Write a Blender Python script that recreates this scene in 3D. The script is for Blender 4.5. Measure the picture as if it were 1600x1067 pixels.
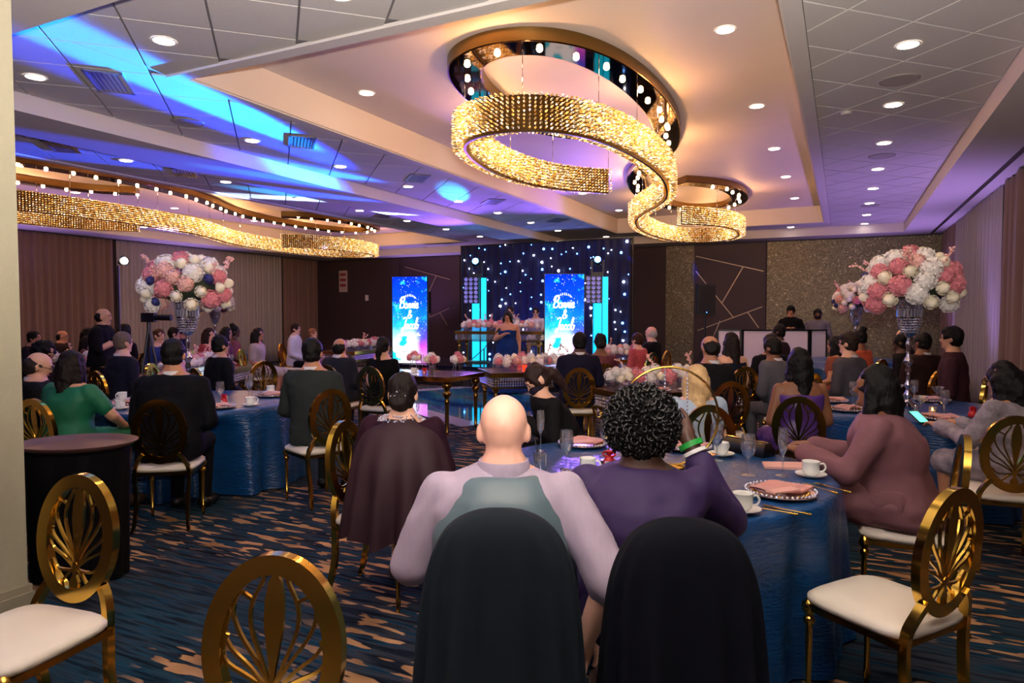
import bpy, bmesh, math, random
from mathutils import Vector, Matrix, noise as mnoise
sin, cos, pi, R = math.sin, math.cos, math.pi, math.radians
random.seed(7)
for o in list(bpy.data.objects): bpy.data.objects.remove(o)
S = bpy.context.scene
C = S.collection

# ------------------------------------------------------------------ camera
cd = bpy.data.cameras.new('camera'); cam = bpy.data.objects.new('camera', cd); C.objects.link(cam)
cd.sensor_width = 36; cd.lens = 36*1060/1600; cd.clip_start = .05; cd.clip_end = 200
CAMZ = 1.58; YAW = 25.956; PITCH = 2.296
cam.location = (0, 0, CAMZ); cam.rotation_euler = (R(90-PITCH), 0, R(YAW))
S.camera = cam
# ------------------------------------------------------------------ world, exposure
w = bpy.data.worlds.new('world'); S.world = w; w.use_nodes = True
w.node_tree.nodes['Background'].inputs[0].default_value = (.05, .045, .07, 1)
w.node_tree.nodes['Background'].inputs[1].default_value = .3
S.view_settings.view_transform = 'Standard'; S.view_settings.look = 'None'
S.view_settings.exposure = 1.0; S.view_settings.gamma = 1; S.view_settings.use_curve_mapping = False

def hexc(h, a=1):
    h = h.lstrip('#'); v = [int(h[i:i+2], 16)/255 for i in (0, 2, 4)]
    return tuple((x/12.92 if x <= .04045 else ((x+.055)/1.055)**2.4) for x in v)+(a,)
def light(name, kind, loc, energy, color='#ffffff', target=None, size=.1, angle=60, blend=.3, sy=None):
    l = bpy.data.lights.new(name, kind); l.energy = energy; l.color = hexc(color)[:3]
    if kind == 'AREA':
        l.size = size
        if sy: l.shape = 'RECTANGLE'; l.size_y = sy
    else: l.shadow_soft_size = size
    if kind == 'SPOT': l.spot_size = R(angle); l.spot_blend = blend
    o = bpy.data.objects.new(name, l); C.objects.link(o); o.location = loc
    if target is not None:
        o.rotation_euler = (Vector(target)-Vector(loc)).to_track_quat('-Z', 'Y').to_euler()
    return o
# the photographer's flash, tilted up above the camera
light('camera_flash', 'SPOT', (.03, .02, CAMZ+.22), 1000, '#fff0e4', (-1.4, 2.6, 5.4), .05, 150, 1.0)
# chandelier light (warm, along each crystal ribbon)
for cx, cy in ((-2.8, 10.75), (-12.52, 10.75)):
    for dx, dy in ((-.88, -3.5), (-.02, -5.2), (.83, -3.4), (.53, -1.1), (0, 0), (-.53, 1.1), (-.83, 3.4), (.02, 5.2), (.88, 3.5)):
        light('chandelier_glow', 'POINT', (cx+dx, cy+dy, 3.68), 17, '#ffb878', size=.03)
# moving heads on the two stage towers: blue beams raking the ceiling
ML, MR_ = (-7.6, 13.5, 2.78), (-5.05, 14.1, 2.83)
for src, P, colr, tg, ang in ((ML, 60000, '#0a9cff', (-5.7, 4.6, 3.72), 4.5), (ML, 26000, '#0a3cff', (-5.9, 4.6, 3.72), 8), (MR_, 9000, '#12b4ff', (-6.9, 8.6, 3.55), 5), (MR_, 18000, '#1a40ff', (-7.3, 7.4, 3.55), 8),
        (MR_, 20000, '#b8d0ff', (-9.2, 9.6, 3.72), 5), (MR_, 22000, '#1a48ff', (-9.3, 5.8, 3.72), 6), (ML, 5000, '#2aa8ff', (-8.8, 9.6, 3.72), 8), (ML, 2500, '#1aa0ff', (-6.3, 10.6, 3.72), 10), (MR_, 700, '#1f45ff', (-4.1, 19.2, 2.7), 12)):
    light('moving_head_beam', 'SPOT', src, P, colr, tg, .03, ang, .6)
for q in (ML, MR_): light('stage_wash', 'SPOT', (q[0], q[1]-.1, q[2]-.3), 260, '#8f5cff', (q[0], q[1]-5, 3.9), .1, 120, .9)
light('backdrop_wash', 'SPOT', (-6.8, 14.9, .62), 60, '#1030ff', (-6.9, 16.0, 2.1), .1, 120, .8)
# added violet fill lamps along the side walls and behind the guests
FILL_UP = ((-15.9, 8), (-15.9, 13), (1.62, 12.5), (1.5, 17), (-9, -1.6), (-2.5, -1.8), (-12.5, 18.3))
for x, y in FILL_UP:
    light('fill_uplight', 'SPOT', (x, y, .35), 210, '#b48cf0', (x+(-7.3-x)*.1, y+(9-y)*.06, 3.6), .2, 100, .9)

# ------------------------------------------------------------------ materials
MT = {}
def mat(name, col='#888888', rough=.5, metal=0., var=.08, vscale=12., bump=0., bscale=60., emit=None, estr=0, coat=0., spec=.5, stretch=None, sheen=0., trans=0., alpha=1.):
    if name in MT: return MT[name]
    m = bpy.data.materials.new(name); m.use_nodes = True; MT[name] = m
    nt = m.node_tree; b = nt.nodes['Principled BSDF']; c = hexc(col)
    b.inputs['Roughness'].default_value = rough; b.inputs['Metallic'].default_value = metal
    b.inputs['Specular IOR Level'].default_value = spec
    b.inputs['Coat Weight'].default_value = coat
    if sheen: b.inputs['Sheen Weight'].default_value = sheen
    if trans: b.inputs['Transmission Weight'].default_value = trans
    b.inputs['Alpha'].default_value = alpha
    tc = nt.nodes.new('ShaderNodeTexCoord'); mp = nt.nodes.new('ShaderNodeMapping'); nt.links.new(tc.outputs['Object'], mp.inputs[0])
    if stretch: mp.inputs['Scale'].default_value = stretch
    n = nt.nodes.new('ShaderNodeTexNoise'); n.inputs['Scale'].default_value = vscale; n.inputs['Detail'].default_value = 3
    nt.links.new(mp.outputs[0], n.inputs['Vector'])
    mx = nt.nodes.new('ShaderNodeMix'); mx.data_type = 'RGBA'
    mx.inputs[6].default_value = tuple(x*(1-var) for x in c[:3])+(1,); mx.inputs[7].default_value = tuple(min(1, x*(1+var)) for x in c[:3])+(1,)
    nt.links.new(n.outputs['Fac'], mx.inputs[0]); nt.links.new(mx.outputs[2], b.inputs['Base Color'])
    if bump:
        n2 = nt.nodes.new('ShaderNodeTexNoise'); n2.inputs['Scale'].default_value = bscale; n2.inputs['Detail'].default_value = 2
        nt.links.new(mp.outputs[0], n2.inputs['Vector'])
        bp = nt.nodes.new('ShaderNodeBump'); bp.inputs['Strength'].default_value = bump; bp.inputs['Distance'].default_value = .02
        nt.links.new(n2.outputs['Fac'], bp.inputs['Height']); nt.links.new(bp.outputs[0], b.inputs['Normal'])
    if emit:
        b.inputs['Emission Color'].default_value = hexc(emit); b.inputs['Emission Strength'].default_value = estr
    return m
def glassmat(name, tint='#ffffff', refl=.12):
    if name in MT: return MT[name]
    m = bpy.data.materials.new(name); m.use_nodes = True; MT[name] = m; nt = m.node_tree; nt.nodes.clear()
    o = nt.nodes.new('ShaderNodeOutputMaterial'); t = nt.nodes.new('ShaderNodeBsdfTransparent'); g = nt.nodes.new('ShaderNodeBsdfGlossy')
    t.inputs[0].default_value = hexc(tint); g.inputs['Roughness'].default_value = .03
    lw = nt.nodes.new('ShaderNodeLayerWeight'); lw.inputs[0].default_value = .5
    mr = nt.nodes.new('ShaderNodeMapRange'); mr.inputs[3].default_value = refl*1.3; mr.inputs[4].default_value = .75
    mx = nt.nodes.new('ShaderNodeMixShader'); nt.links.new(lw.outputs['Facing'], mr.inputs[0]); nt.links.new(mr.outputs[0], mx.inputs[0])
    df_ = nt.nodes.new('ShaderNodeBsdfDiffuse'); df_.inputs[0].default_value = (.9, .9, .95, 1); m2 = nt.nodes.new('ShaderNodeMixShader'); m2.inputs[0].default_value = .055
    nt.links.new(t.outputs[0], m2.inputs[1]); nt.links.new(df_.outputs[0], m2.inputs[2]); nt.links.new(m2.outputs[0], mx.inputs[1]); nt.links.new(g.outputs[0], mx.inputs[2]); nt.links.new(mx.outputs[0], o.inputs[0])
    return m
def ramp(nt, src, stops, interp='LINEAR'):
    r = nt.nodes.new('ShaderNodeValToRGB'); r.color_ramp.interpolation = interp; e = r.color_ramp.elements
    while len(e) > 1: e.remove(e[-1])
    e[0].position = stops[0][0]; e[0].color = stops[0][1]
    for p, c in stops[1:]:
        q = e.new(p); q.color = c
    nt.links.new(src, r.inputs[0]); return r
def mixc(nt, fac, a, b):
    m = nt.nodes.new('ShaderNodeMix'); m.data_type = 'RGBA'
    nt.links.new(fac, m.inputs[0])
    for k, s in ((6, a), (7, b)):
        if isinstance(s, tuple): m.inputs[k].default_value = s
        else: nt.links.new(s, m.inputs[k])
    return m.outputs[2]
def noise_(nt, vec, scale, detail=2, sc=None, off=(0, 0, 0)):
    n = nt.nodes.new('ShaderNodeTexNoise'); n.inputs['Scale'].default_value = scale; n.inputs['Detail'].default_value = detail
    mp = nt.nodes.new('ShaderNodeMapping'); mp.inputs['Location'].default_value = off
    if sc: mp.inputs['Scale'].default_value = sc
    nt.links.new(vec, mp.inputs[0]); nt.links.new(mp.outputs[0], n.inputs['Vector']); return n.outputs['Fac']
BW = lambda a: (a, a, a, 1)
def carpet():
    m = mat('carpet', '#1c2630', .95, spec=.05); nt = m.node_tree; b = nt.nodes['Principled BSDF']
    tc = nt.nodes.new('ShaderNodeTexCoord').outputs['Object']
    base = ramp(nt, noise_(nt, tc, 1, 4, (2.0, 24, 1)), [(.30, hexc('#0c0f15')), (.42, hexc('#1b232e')), (.5, hexc('#35373f')), (.57, hexc('#14384d')), (.68, hexc('#12171f'))]).outputs[0]
    blue = ramp(nt, noise_(nt, tc, .55, 2, off=(3, 1, 0)), [(.46, BW(0)), (.58, BW(.8))]).outputs[0]
    blue2 = ramp(nt, noise_(nt, tc, 1, 3, (2.4, 30, 1), (9, 2, 0)), [(.40, hexc('#0e1822')), (.52, hexc('#1d4255')), (.6, hexc('#2d3a44')), (.68, hexc('#101a22'))]).outputs[0]
    c1 = mixc(nt, blue, base, blue2)
    dash = ramp(nt, noise_(nt, tc, 1, 1.5, (4.0, 18, 1), (2, 5, 0)), [(.56, BW(0)), (.585, BW(1))]).outputs[0]
    patch = ramp(nt, noise_(nt, tc, .62, 2, (1, 1.5, 1), (7.3, 2.2, 0)), [(.42, BW(0)), (.5, BW(1))]).outputs[0]
    mu = nt.nodes.new('ShaderNodeMix'); mu.data_type = 'RGBA'; mu.blend_type = 'MULTIPLY'; mu.inputs[0].default_value = 1
    nt.links.new(dash, mu.inputs[6]); nt.links.new(patch, mu.inputs[7])
    tan = ramp(nt, noise_(nt, tc, 3, 1, off=(1, 7, 0)), [(.35, hexc('#8a6746')), (.6, hexc('#bb9169'))]).outputs[0]
    col = mixc(nt, mu.outputs[2], c1, tan)
    nt.links.new(col, b.inputs['Base Color']); return m
def glitter():
    m = mat('glitter_wallpaper', '#7d7562', .45, .35); nt = m.node_tree; b = nt.nodes['Principled BSDF']
    tc = nt.nodes.new('ShaderNodeTexCoord').outputs['Object']
    v = nt.nodes.new('ShaderNodeTexVoronoi'); v.inputs['Scale'].default_value = 34; nt.links.new(tc, v.inputs['Vector'])
    a = ramp(nt, v.outputs['Color'], [(.2, hexc('#55503f')), (.55, hexc('#817a66')), (.86, hexc('#a89f86')), (.93, hexc('#efe6cc'))]).outputs[0]
    nt.links.new(mixc(nt, noise_(nt, tc, 5, 3), a, hexc('#6b6452')), b.inputs['Base Color']); return m
def screenmat():
    m = bpy.data.materials.new('led_screen'); m.use_nodes = True; nt = m.node_tree; nt.nodes.clear(); MT['led_screen'] = m
    o = nt.nodes.new('ShaderNodeOutputMaterial'); e = nt.nodes.new('ShaderNodeEmission'); nt.links.new(e.outputs[0], o.inputs[0])
    tcn = nt.nodes.new('ShaderNodeTexCoord'); tc = tcn.outputs['Object']; sp = nt.nodes.new('ShaderNodeSeparateXYZ'); nt.links.new(tc, sp.inputs[0])
    def mth(op, a, b=None, c=None):
        n = nt.nodes.new('ShaderNodeMath'); n.operation = op
        for i, s in enumerate((a, b, c)):
            if s is None: continue
            if isinstance(s, (int, float)): n.inputs[i].default_value = s
            else: nt.links.new(s, n.inputs[i])
        return n.outputs[0]
    n1 = noise_(nt, tc, 2.2, 4)
    zz = mth('ADD', mth('DIVIDE', sp.outputs[2], 1.95), mth('MULTIPLY', mth('SUBTRACT', n1, .5), .35))
    base = ramp(nt, zz, [(.0, hexc('#ffffff')), (.24, hexc('#f4f6ff')), (.36, hexc('#a9e2f2')), (.46, hexc('#2fb9dd')), (.6, hexc('#0f84e8')), (.72, hexc('#0a4cf0')), (1, hexc('#0630d8'))]).outputs[0]
    cy = ramp(nt, noise_(nt, tc, 3.2, 3, off=(4, 0, 2)), [(.54, BW(0)), (.6, BW(1))]).outputs[0]
    c = mixc(nt, cy, base, hexc('#1fc0dd'))
    xr = mth('ADD', mth('MULTIPLY', sp.outputs[0], 1.7), mth('MULTIPLY', mth('SUBTRACT', noise_(nt, tc, 2, 3, off=(1, 2, 3)), .5), .9))
    lower = mth('MULTIPLY', ramp(nt, xr, [(.2, BW(0)), (.5, BW(1))]).outputs[0], ramp(nt, zz, [(.02, BW(1)), (.5, BW(.9)), (.66, BW(0))]).outputs[0])
    mg = ramp(nt, zz, [(.1, hexc('#f07bf2')), (.22, hexc('#c02fe0')), (.34, hexc('#4b3be8')), (.5, hexc('#1d55ea'))]).outputs[0]
    c = mixc(nt, lower, c, mg)
    v = nt.nodes.new('ShaderNodeTexVoronoi'); v.inputs['Scale'].default_value = 22; nt.links.new(tc, v.inputs['Vector'])
    dots = mth('MULTIPLY', ramp(nt, v.outputs['Distance'], [(.12, BW(1)), (.22, BW(0))]).outputs[0], ramp(nt, noise_(nt, tc, 4, 2, off=(5, 5, 5)), [(.45, BW(0)), (.55, BW(1))]).outputs[0])
    c = mixc(nt, dots, c, hexc('#f2fbff'))
    nt.links.new(c, e.inputs[0]); e.inputs[1].default_value = .85; return m
carpet(); glitter(); screenmat()
GOLD = mat('gold', '#d9b050', .16, 1., var=.06, vscale=5); GOLDD = mat('dark_gold', '#a37f3c', .22, 1., var=.15)
SILVER = mat('chrome', '#d9d8e2', .08, 1., var=.05)
WHITE = mat('ceiling_white', '#c9c4c0', .8, var=.03, vscale=3)
PLASTER = mat('plaster', '#cfc6c0', .62, var=.04, vscale=2)
TILE = mat('acoustic_tile', '#c0bdba', .9, var=.05, vscale=40, bump=.15, bscale=160)
TBAR = mat('ceiling_grid', '#6f6c70', .6)
SEATW = mat('ivory_leatherette', '#e3dccd', .42, var=.03)
CRYSTAL = mat('crystal_painted_sparkle', '#ffdca0', .1, .8, var=.3, vscale=25)
def painted_sparkle(m):  # uneven glow painted into the crystals as glints
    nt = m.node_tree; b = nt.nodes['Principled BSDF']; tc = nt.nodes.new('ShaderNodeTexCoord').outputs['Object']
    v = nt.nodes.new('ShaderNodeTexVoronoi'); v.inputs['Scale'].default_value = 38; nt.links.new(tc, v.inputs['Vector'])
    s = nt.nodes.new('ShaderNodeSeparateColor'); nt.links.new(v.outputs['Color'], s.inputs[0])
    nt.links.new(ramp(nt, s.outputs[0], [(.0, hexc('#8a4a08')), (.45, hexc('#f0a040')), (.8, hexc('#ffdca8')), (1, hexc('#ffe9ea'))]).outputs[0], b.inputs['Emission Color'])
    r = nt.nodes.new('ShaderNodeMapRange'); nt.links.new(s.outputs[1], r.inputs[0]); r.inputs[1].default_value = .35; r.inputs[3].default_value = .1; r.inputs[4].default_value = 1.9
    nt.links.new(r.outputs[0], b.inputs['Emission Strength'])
painted_sparkle(CRYSTAL)
BULB = mat('warm_bulb', '#ffe2b0', .5, emit='#ffd9a0', estr=14)
DLITE = mat('downlight_lens', '#ffffff', .5, emit='#ffeede', estr=9)
MIRROR = mat('smoked_mirror', '#6a5140', .04, 1., var=.05)
BLACKP = mat('black_plastic', '#101114', .4)
GLASS = glassmat('clear_glass'); CRYS = mat('clear_crystal', '#cfd0e6', .05, .7, var=.3, vscale=60)
CUPW = mat('white_china', '#eef0ea', .22, coat=.4, var=.02)
# ------------------------------------------------------------------ mesh helpers
class MB:
    def __init__(s): s.v = []; s.f = []
    def add(s, vs, fs):
        b = len(s.v); s.v += [tuple(x) for x in vs]; s.f += [tuple(i+b for i in f) for f in fs]; return s
    def box(s, x0, x1, y0, y1, z0, z1, M=None):
        vs = [Vector((x, y, z)) for z in (z0, z1) for x, y in ((x0, y0), (x1, y0), (x1, y1), (x0, y1))]
        if M: vs = [M @ v for v in vs]
        return s.add(vs, [(3, 2, 1, 0), (4, 5, 6, 7), (0, 1, 5, 4), (1, 2, 6, 5), (2, 3, 7, 6), (3, 0, 4, 7)])
    def loft(s, rings, caps=True, closed=True):
        n = len(rings[0]); vs = [p for r in rings for p in r]; fs = []
        for i in range(len(rings)-1):
            for j in range(n if closed else n-1):
                k = (j+1) % n; fs.append((i*n+j, i*n+k, (i+1)*n+k, (i+1)*n+j))
        if caps: fs += [tuple(range(n-1, -1, -1)), tuple((len(rings)-1)*n+j for j in range(n))]
        return s.add(vs, fs)
    def lathe(s, prof, n=20, c=(0, 0, 0), M=None, caps=True, ripple=None):
        rings = []
        for r, z in prof:
            ring = []
            for j in range(n):
                a = 2*pi*j/n; q = r*(1+(ripple(a, z) if ripple else 0))
                p = Vector((c[0]+q*cos(a), c[1]+q*sin(a), c[2]+z)); ring.append(M @ p if M else p)
            rings.append(ring)
        return s.loft(rings, caps)
    def tube(s, pts, r, n=8, caps=True, flat=None, up=None):
        pts = [Vector(p) for p in pts]; rings = []; L = len(pts); prev = None
        for i, p in enumerate(pts):
            t = (pts[min(i+1, L-1)]-pts[max(i-1, 0)]).normalized()
            u = Vector(up) if up else (prev if prev is not None else (Vector((0, 0, 1)) if abs(t.z) < .9 else Vector((1, 0, 0))))
            a = t.cross(u)
            if a.length < 1e-5: a = t.cross(Vector((0, 1, 0)))
            a.normalize(); b = a.cross(t).normalized(); prev = b
            rr = r[i] if isinstance(r, (list, tuple)) else r
            ra, rb = (rr, rr) if not flat else (rr*flat[0], rr*flat[1])
            o = pi/4 if n == 4 else 0
            rings.append([p+a*ra*cos(2*pi*j/n+o)+b*rb*sin(2*pi*j/n+o) for j in range(n)])
        return s.loft(rings, caps)
    def ball(s, c, r, nu=12, nv=8, M=None):
        if isinstance(r, (int, float)): r = (r, r, r)
        c = Vector(c); vs = []; fs = []
        def T(p):
            return c+((M @ p) if M else p)
        vs.append(T(Vector((0, 0, -r[2]))))
        for i in range(1, nv):
            b = -pi/2+pi*i/nv
            for j in range(nu):
                a = 2*pi*j/nu; vs.append(T(Vector((r[0]*cos(b)*cos(a), r[1]*cos(b)*sin(a), r[2]*sin(b)))))
        vs.append(T(Vector((0, 0, r[2])))); top = len(vs)-1
        for j in range(nu): fs.append((0, 1+(j+1) % nu, 1+j))
        for i in range(nv-2):
            for j in range(nu):
                k = (j+1) % nu; fs.append((1+i*nu+j, 1+i*nu+k, 1+(i+1)*nu+k, 1+(i+1)*nu+j))
        for j in range(nu): fs.append((top, 1+(nv-2)*nu+j, 1+(nv-2)*nu+(j+1) % nu))
        return s.add(vs, fs)
    def capsule(s, a, b, ra, rb, n=10):
        a = Vector(a); b = Vector(b); d = (b-a); L = d.length
        if L < 1e-4: return s.ball(a, ra)
        d.normalize(); k = (.35, .75, .94)
        pts = [a-d*ra*.97, a-d*ra*.7, a-d*ra*.35, a, a.lerp(b, .5), b, b+d*rb*.35, b+d*rb*.7, b+d*rb*.97]
        rs = [ra*.24, ra*.71, ra*.937, ra, (ra+rb)/2, rb, rb*.937, rb*.71, rb*.24]
        return s.tube(pts, rs, n)
    def mesh(s, name='mesh', ang=40):
        me = bpy.data.meshes.new(name); me.from_pydata(s.v, [], s.f)
        if ang is None: me.polygons.foreach_set('use_smooth', [False]*len(me.polygons))
        else:
            me.polygons.foreach_set('use_smooth', [True]*len(me.polygons))
            if ang < 180: me.set_sharp_from_angle(angle=R(ang))
        me.update(); return me
    def build(s, name, m, parent=None, ang=40, loc=None):
        return link(name, s.mesh(name, ang), m, parent, loc)
def link(name, me, m, parent=None, loc=None, rot=None):
    o = bpy.data.objects.new(name, me); C.objects.link(o)
    if m is not None:
        if len(me.materials) == 0: me.materials.append(None)
        o.material_slots[0].link = 'OBJECT'; o.material_slots[0].material = m
    if parent: o.parent = parent
    if loc: o.location = loc
    if rot: o.rotation_euler = rot
    return o
def tag(o, label, cat, group=None):
    o['label'] = label; o['category'] = cat
    if group: o['group'] = group
    return o
def thing(name, label, cat, loc=(0, 0, 0), rz=0, group=None):
    o = bpy.data.objects.new(name, None); C.objects.link(o); o.empty_display_size = .1
    o.location = loc; o.rotation_euler = (0, 0, rz); return tag(o, label, cat, group)
def struct(o): o['kind'] = 'structure'; return o
def dup(root, loc, rz=0, label=None, group=None, scale=None):
    r = root.copy(); C.objects.link(r); r.location = loc; r.rotation_euler = (0, 0, rz)
    if scale: r.scale = (scale,)*3
    if label: r['label'] = label
    if group: r['group'] = group
    for ch in list(root.children):
        c = ch.copy(); C.objects.link(c); c.parent = r
        for g in list(ch.children):
            d = g.copy(); C.objects.link(d); d.parent = c
    return r
def toward(x, y, tx, ty): return math.atan2(-(tx-x), ty-y)
def crom(P, n, closed=False):
    P = [Vector(p) for p in P]; out = []; L = len(P)
    for i in range(L-1):
        p0, p1, p2, p3 = P[max(i-1, 0)], P[i], P[i+1], P[min(i+2, L-1)]
        for k in range(n):
            t = k/n; out.append(.5*((2*p1)+(p2-p0)*t+(2*p0-5*p1+4*p2-p3)*t*t+(3*p1-p0-3*p2+p3)*t**3))
    out.append(P[-1]); return out
def clip(poly, x0, x1, y0, y1):
    for ax, lim, sg in ((0, x0, 1), (0, x1, -1), (1, y0, 1), (1, y1, -1)):
        out = []; n = len(poly)
        for i in range(n):
            a, b = poly[i], poly[(i+1) % n]; da, db = sg*(a[ax]-lim), sg*(b[ax]-lim)
            if da >= 0: out.append(a)
            if (da >= 0) != (db >= 0):
                t = da/(da-db); out.append((a[0]+(b[0]-a[0])*t, a[1]+(b[1]-a[1])*t))
        poly = out
        if len(poly) < 3: return []
    return poly
def area(p): return abs(sum(p[i][0]*p[(i+1) % len(p)][1]-p[(i+1) % len(p)][0]*p[i][1] for i in range(len(p))))/2

# ------------------------------------------------------------------ room shell
XL, XR, YN, YF = -16.9, 2.2, -2.8, 19.2
Z0, Z1, Z2 = 3.51, 3.72, 4.08
T1 = (-5.36, -.415, 4.32, 17.3); T2 = (-14.97, -10.03, 4.32, 17.3)
fl = struct(MB().box(XL-.1, XR+.1, YN-.1, YF+.1, -.1, 0).build('floor', MT['carpet'], ang=None))
wm = mat('wall_brown', '#3a2c33', .75, var=.06, vscale=2); wb = mat('wall_beige', '#aeab92', .85, var=.04, vscale=30, bump=.1, bscale=120)
wback = struct(MB().box(XL, XR, YF, YF+.15, 0, 4.3).build('wall_back', wm, ang=None))
struct(MB().box(XL-.15, XL, YN, YF+.15, 0, 4.3).build('wall_left', wm, ang=None))
struct(MB().box(XR, XR+.15, YN, YF+.15, 0, 4.3).build('wall_right', wm, ang=None))
struct(MB().box(XL, XR, YN-.15, YN, 0, 4.3).build('wall_front', mat('wall_taupe', '#6d6259', .8), ang=None))
# pillar by the camera, with baseboard
struct(MB().box(-6.2, -3.93, .2, 2.1, 0, Z0).build('wall_pillar', wb, ang=None))
bb = MB(); bb.box(-6.21, -3.905, .19, 2.125, 0, .085); bb.box(-6.21, -3.915, .19, 2.115, .085, .125)
struct(bb.build('baseboard_pillar', mat('baseboard_paint', '#98927c', .6), ang=None))
ce = MB()
ce.box(XL, XR, YN, 2.77, Z0, 4.4); ce.box(1.26, XR-.0, 2.77, YF, Z0, 4.4); ce.box(XL, -15.9, 2.77, YF, Z0, 4.4); ce.box(-15.9, 1.26, 18.35, YF, Z0, 4.4)
ce.box(-8.12, -7.18, 2.77, 18.35, Z0+.03, 4.4)
ceil = struct(ce.build('ceiling', WHITE, ang=None))
g = MB(); zs = Z1+.016
for x0, x1, t in ((-7.18, 1.26, T1), (-15.9, -8.12, T2)):
    g.box(x0, t[0], 2.77, 18.35, zs, 4.4); g.box(t[1], x1, 2.77, 18.35, zs, 4.4); g.box(t[0], t[1], 2.77, t[2], zs, 4.4); g.box(t[0], t[1], t[3], 18.35, zs, 4.4)
struct(g.build('ceiling_grid', TBAR, ang=None)).parent = ceil
for i, t in enumerate((T1, T2)):
    p = MB().box(t[0], t[1], t[2], t[3], Z2, 4.4)
    e = .02
    for b in ((t[0], t[0]+e, t[2], t[3]), (t[1]-e, t[1], t[2], t[3]), (t[0], t[1], t[2], t[2]+e), (t[0], t[1], t[3]-e, t[3])): p.box(*b, Z1-.004, Z2)
    struct(p.build('tray_plaster', PLASTER, ang=None)).parent = ceil
    q = MB(); k = .13
    for b in ((t[0]-k, t[0], t[2]-k, t[3]+k), (t[1], t[1]+k, t[2]-k, t[3]+k), (t[0], t[1], t[2]-k, t[2]), (t[0], t[1], t[3], t[3]+k)): q.box(*b, Z1-.02, Z1+.01)
    struct(q.build('trim_%d' % (i+1), WHITE, ang=None))
# diagonal acoustic tiles, each one a piece of the ceiling
h = .43; zones = []
for x0, x1, t in ((-7.18, 1.26, T1), (-15.9, -8.12, T2)):
    zones += [(x0, t[0]-.13, 2.77, 18.35), (t[1]+.13, x1, 2.77, 18.35), (t[0]-.13, t[1]+.13, 2.77, t[2]-.13), (t[0]-.13, t[1]+.13, t[3]+.13, 18.35)]
tiles = []
for zx0, zx1, zy0, zy1 in zones:
    for i in range(-42, 8):
        for j in range(-10, 36):
            if (i+j) % 2: continue
            cx, cy = h*i, 5.4+h*(j+1); q = h-.012
            pl = clip([(cx-q, cy), (cx, cy-q), (cx+q, cy), (cx, cy+q)], zx0+.004, zx1-.004, zy0+.004, zy1-.004)
            if len(pl) > 2 and area(pl) > .012: tiles.append((math.hypot(cx, cy), pl, q*q*2-area(pl) < .01, cx, cy))
tiles.sort(key=lambda t: t[0])
full = MB(); pl = [(-h+.012, 0), (0, -h+.012), (h-.012, 0), (0, h-.012)]
full.add([(x, y, Z1) for x, y in pl]+[(x, y, Z1+.014) for x, y in pl], [(3, 2, 1, 0), (4, 5, 6, 7)]+[(a, (a+1) % 4, 4+(a+1) % 4, 4+a) for a in range(4)])
fullm = full.mesh('tile', None); rest = MB(); nt_ = 0
for d, pl, isfull, cx, cy in tiles:
    n = len(pl)
    if nt_ < 290 and cy < 15:
        nt_ += 1
        if isfull: link('tile', fullm, TILE, ceil, (cx, cy, 0)); continue
        m = MB()
    else: m = rest
    m.add([(x, y, Z1) for x, y in pl]+[(x, y, Z1+.014) for x, y in pl], [tuple(range(n-1, -1, -1)), tuple(range(n, 2*n))]+[(a, (a+1) % n, n+(a+1) % n, n+a) for a in range(n)])
    if m is not rest: m.build('tile', TILE, ceil, None)
r_ = rest.build('tile_field', TILE, ceil, None); r_['kind'] = 'stuff'
# slot along the right soffit
struct(MB().box(1.84, 1.9, 2.77, 19.0, Z0-.012, Z0+.01).build('trim_3', BLACKP, ang=None))
# back wall panels, inlaid gold lines, glitter wallpaper
def wp(name, x0, x1, m, z0=0.02, z1=Z0-.02, th=.03): return MB().box(x0, x1, YF-th, YF+.02, z0, z1).build(name, m, wback, None)
pm = mat('panel_plum', '#3b2a33', .55, var=.08, vscale=3); inl = mat('champagne_inlay', '#b9a68e', .35, .6)
wp('glitter_panel', -1.82, XR, MT['glitter_wallpaper'], th=.02); wp('glitter_panel', -4.5, -3.72, MT['glitter_wallpaper'], th=.02)
wp('wall_panel', -3.7, -1.84, pm, th=.07); wp('wall_panel', -13.43, -11.2, pm, th=.07); wp('wall_panel', -16.2, -13.6, wm, th=.04)
def inlay(a, b, th=.075):
    a = Vector((a[0], YF-th, a[1])); b = Vector((b[0], YF-th, b[1])); MB().tube([a, b], .016, 4, up=(0, 1, 0)).build('inlay', inl, wback, None)
for a, b in (((-3.66, 3.18), (-1.9, 2.72)), ((-2.42, 2.85), (-2.96, 1.88)), ((-3.66, 2.77), (-2.64, 1.48)), ((-3.6, 1.13), (-1.92, 1.78)), ((-2.29, 1.64), (-2.0, 1.22)), ((-3.0, 1.4), (-3.4, .4))):
    inlay(a, b); inlay((a[0]-9.67, a[1]), (b[0]-9.67, b[1]))
tag(MB().box(1.15, 1.27, YF-.04, YF-.018, 2.1, 2.27).build('wall_switch', mat('switch_white', '#d8d4cc', .5), ang=None), 'small white switch plate on the glitter wallpaper', 'switch')
sg = thing('notice_sign', 'small white and red notice on the dark wall beside the curtain', 'sign', (-16.0, 19.14, 2.75))
MB().box(-.18, .18, -.01, .04, -.38, .38).build('board', mat('notice_white', '#b9a9ab', .6), sg, None)
for z in (.24, .05, -.14): MB().box(-.13, .13, -.016, -.009, z-.05, z+.05).build('stripe', mat('notice_red', '#8e3540', .6), sg, None)
tag(MB().box(-15.0, -14.9, 19.1, 19.17, 2.05, 2.25).build('wall_plate', mat('switch_white'), ang=None), 'small pale wall plate on the brown back wall', 'switch')
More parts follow.
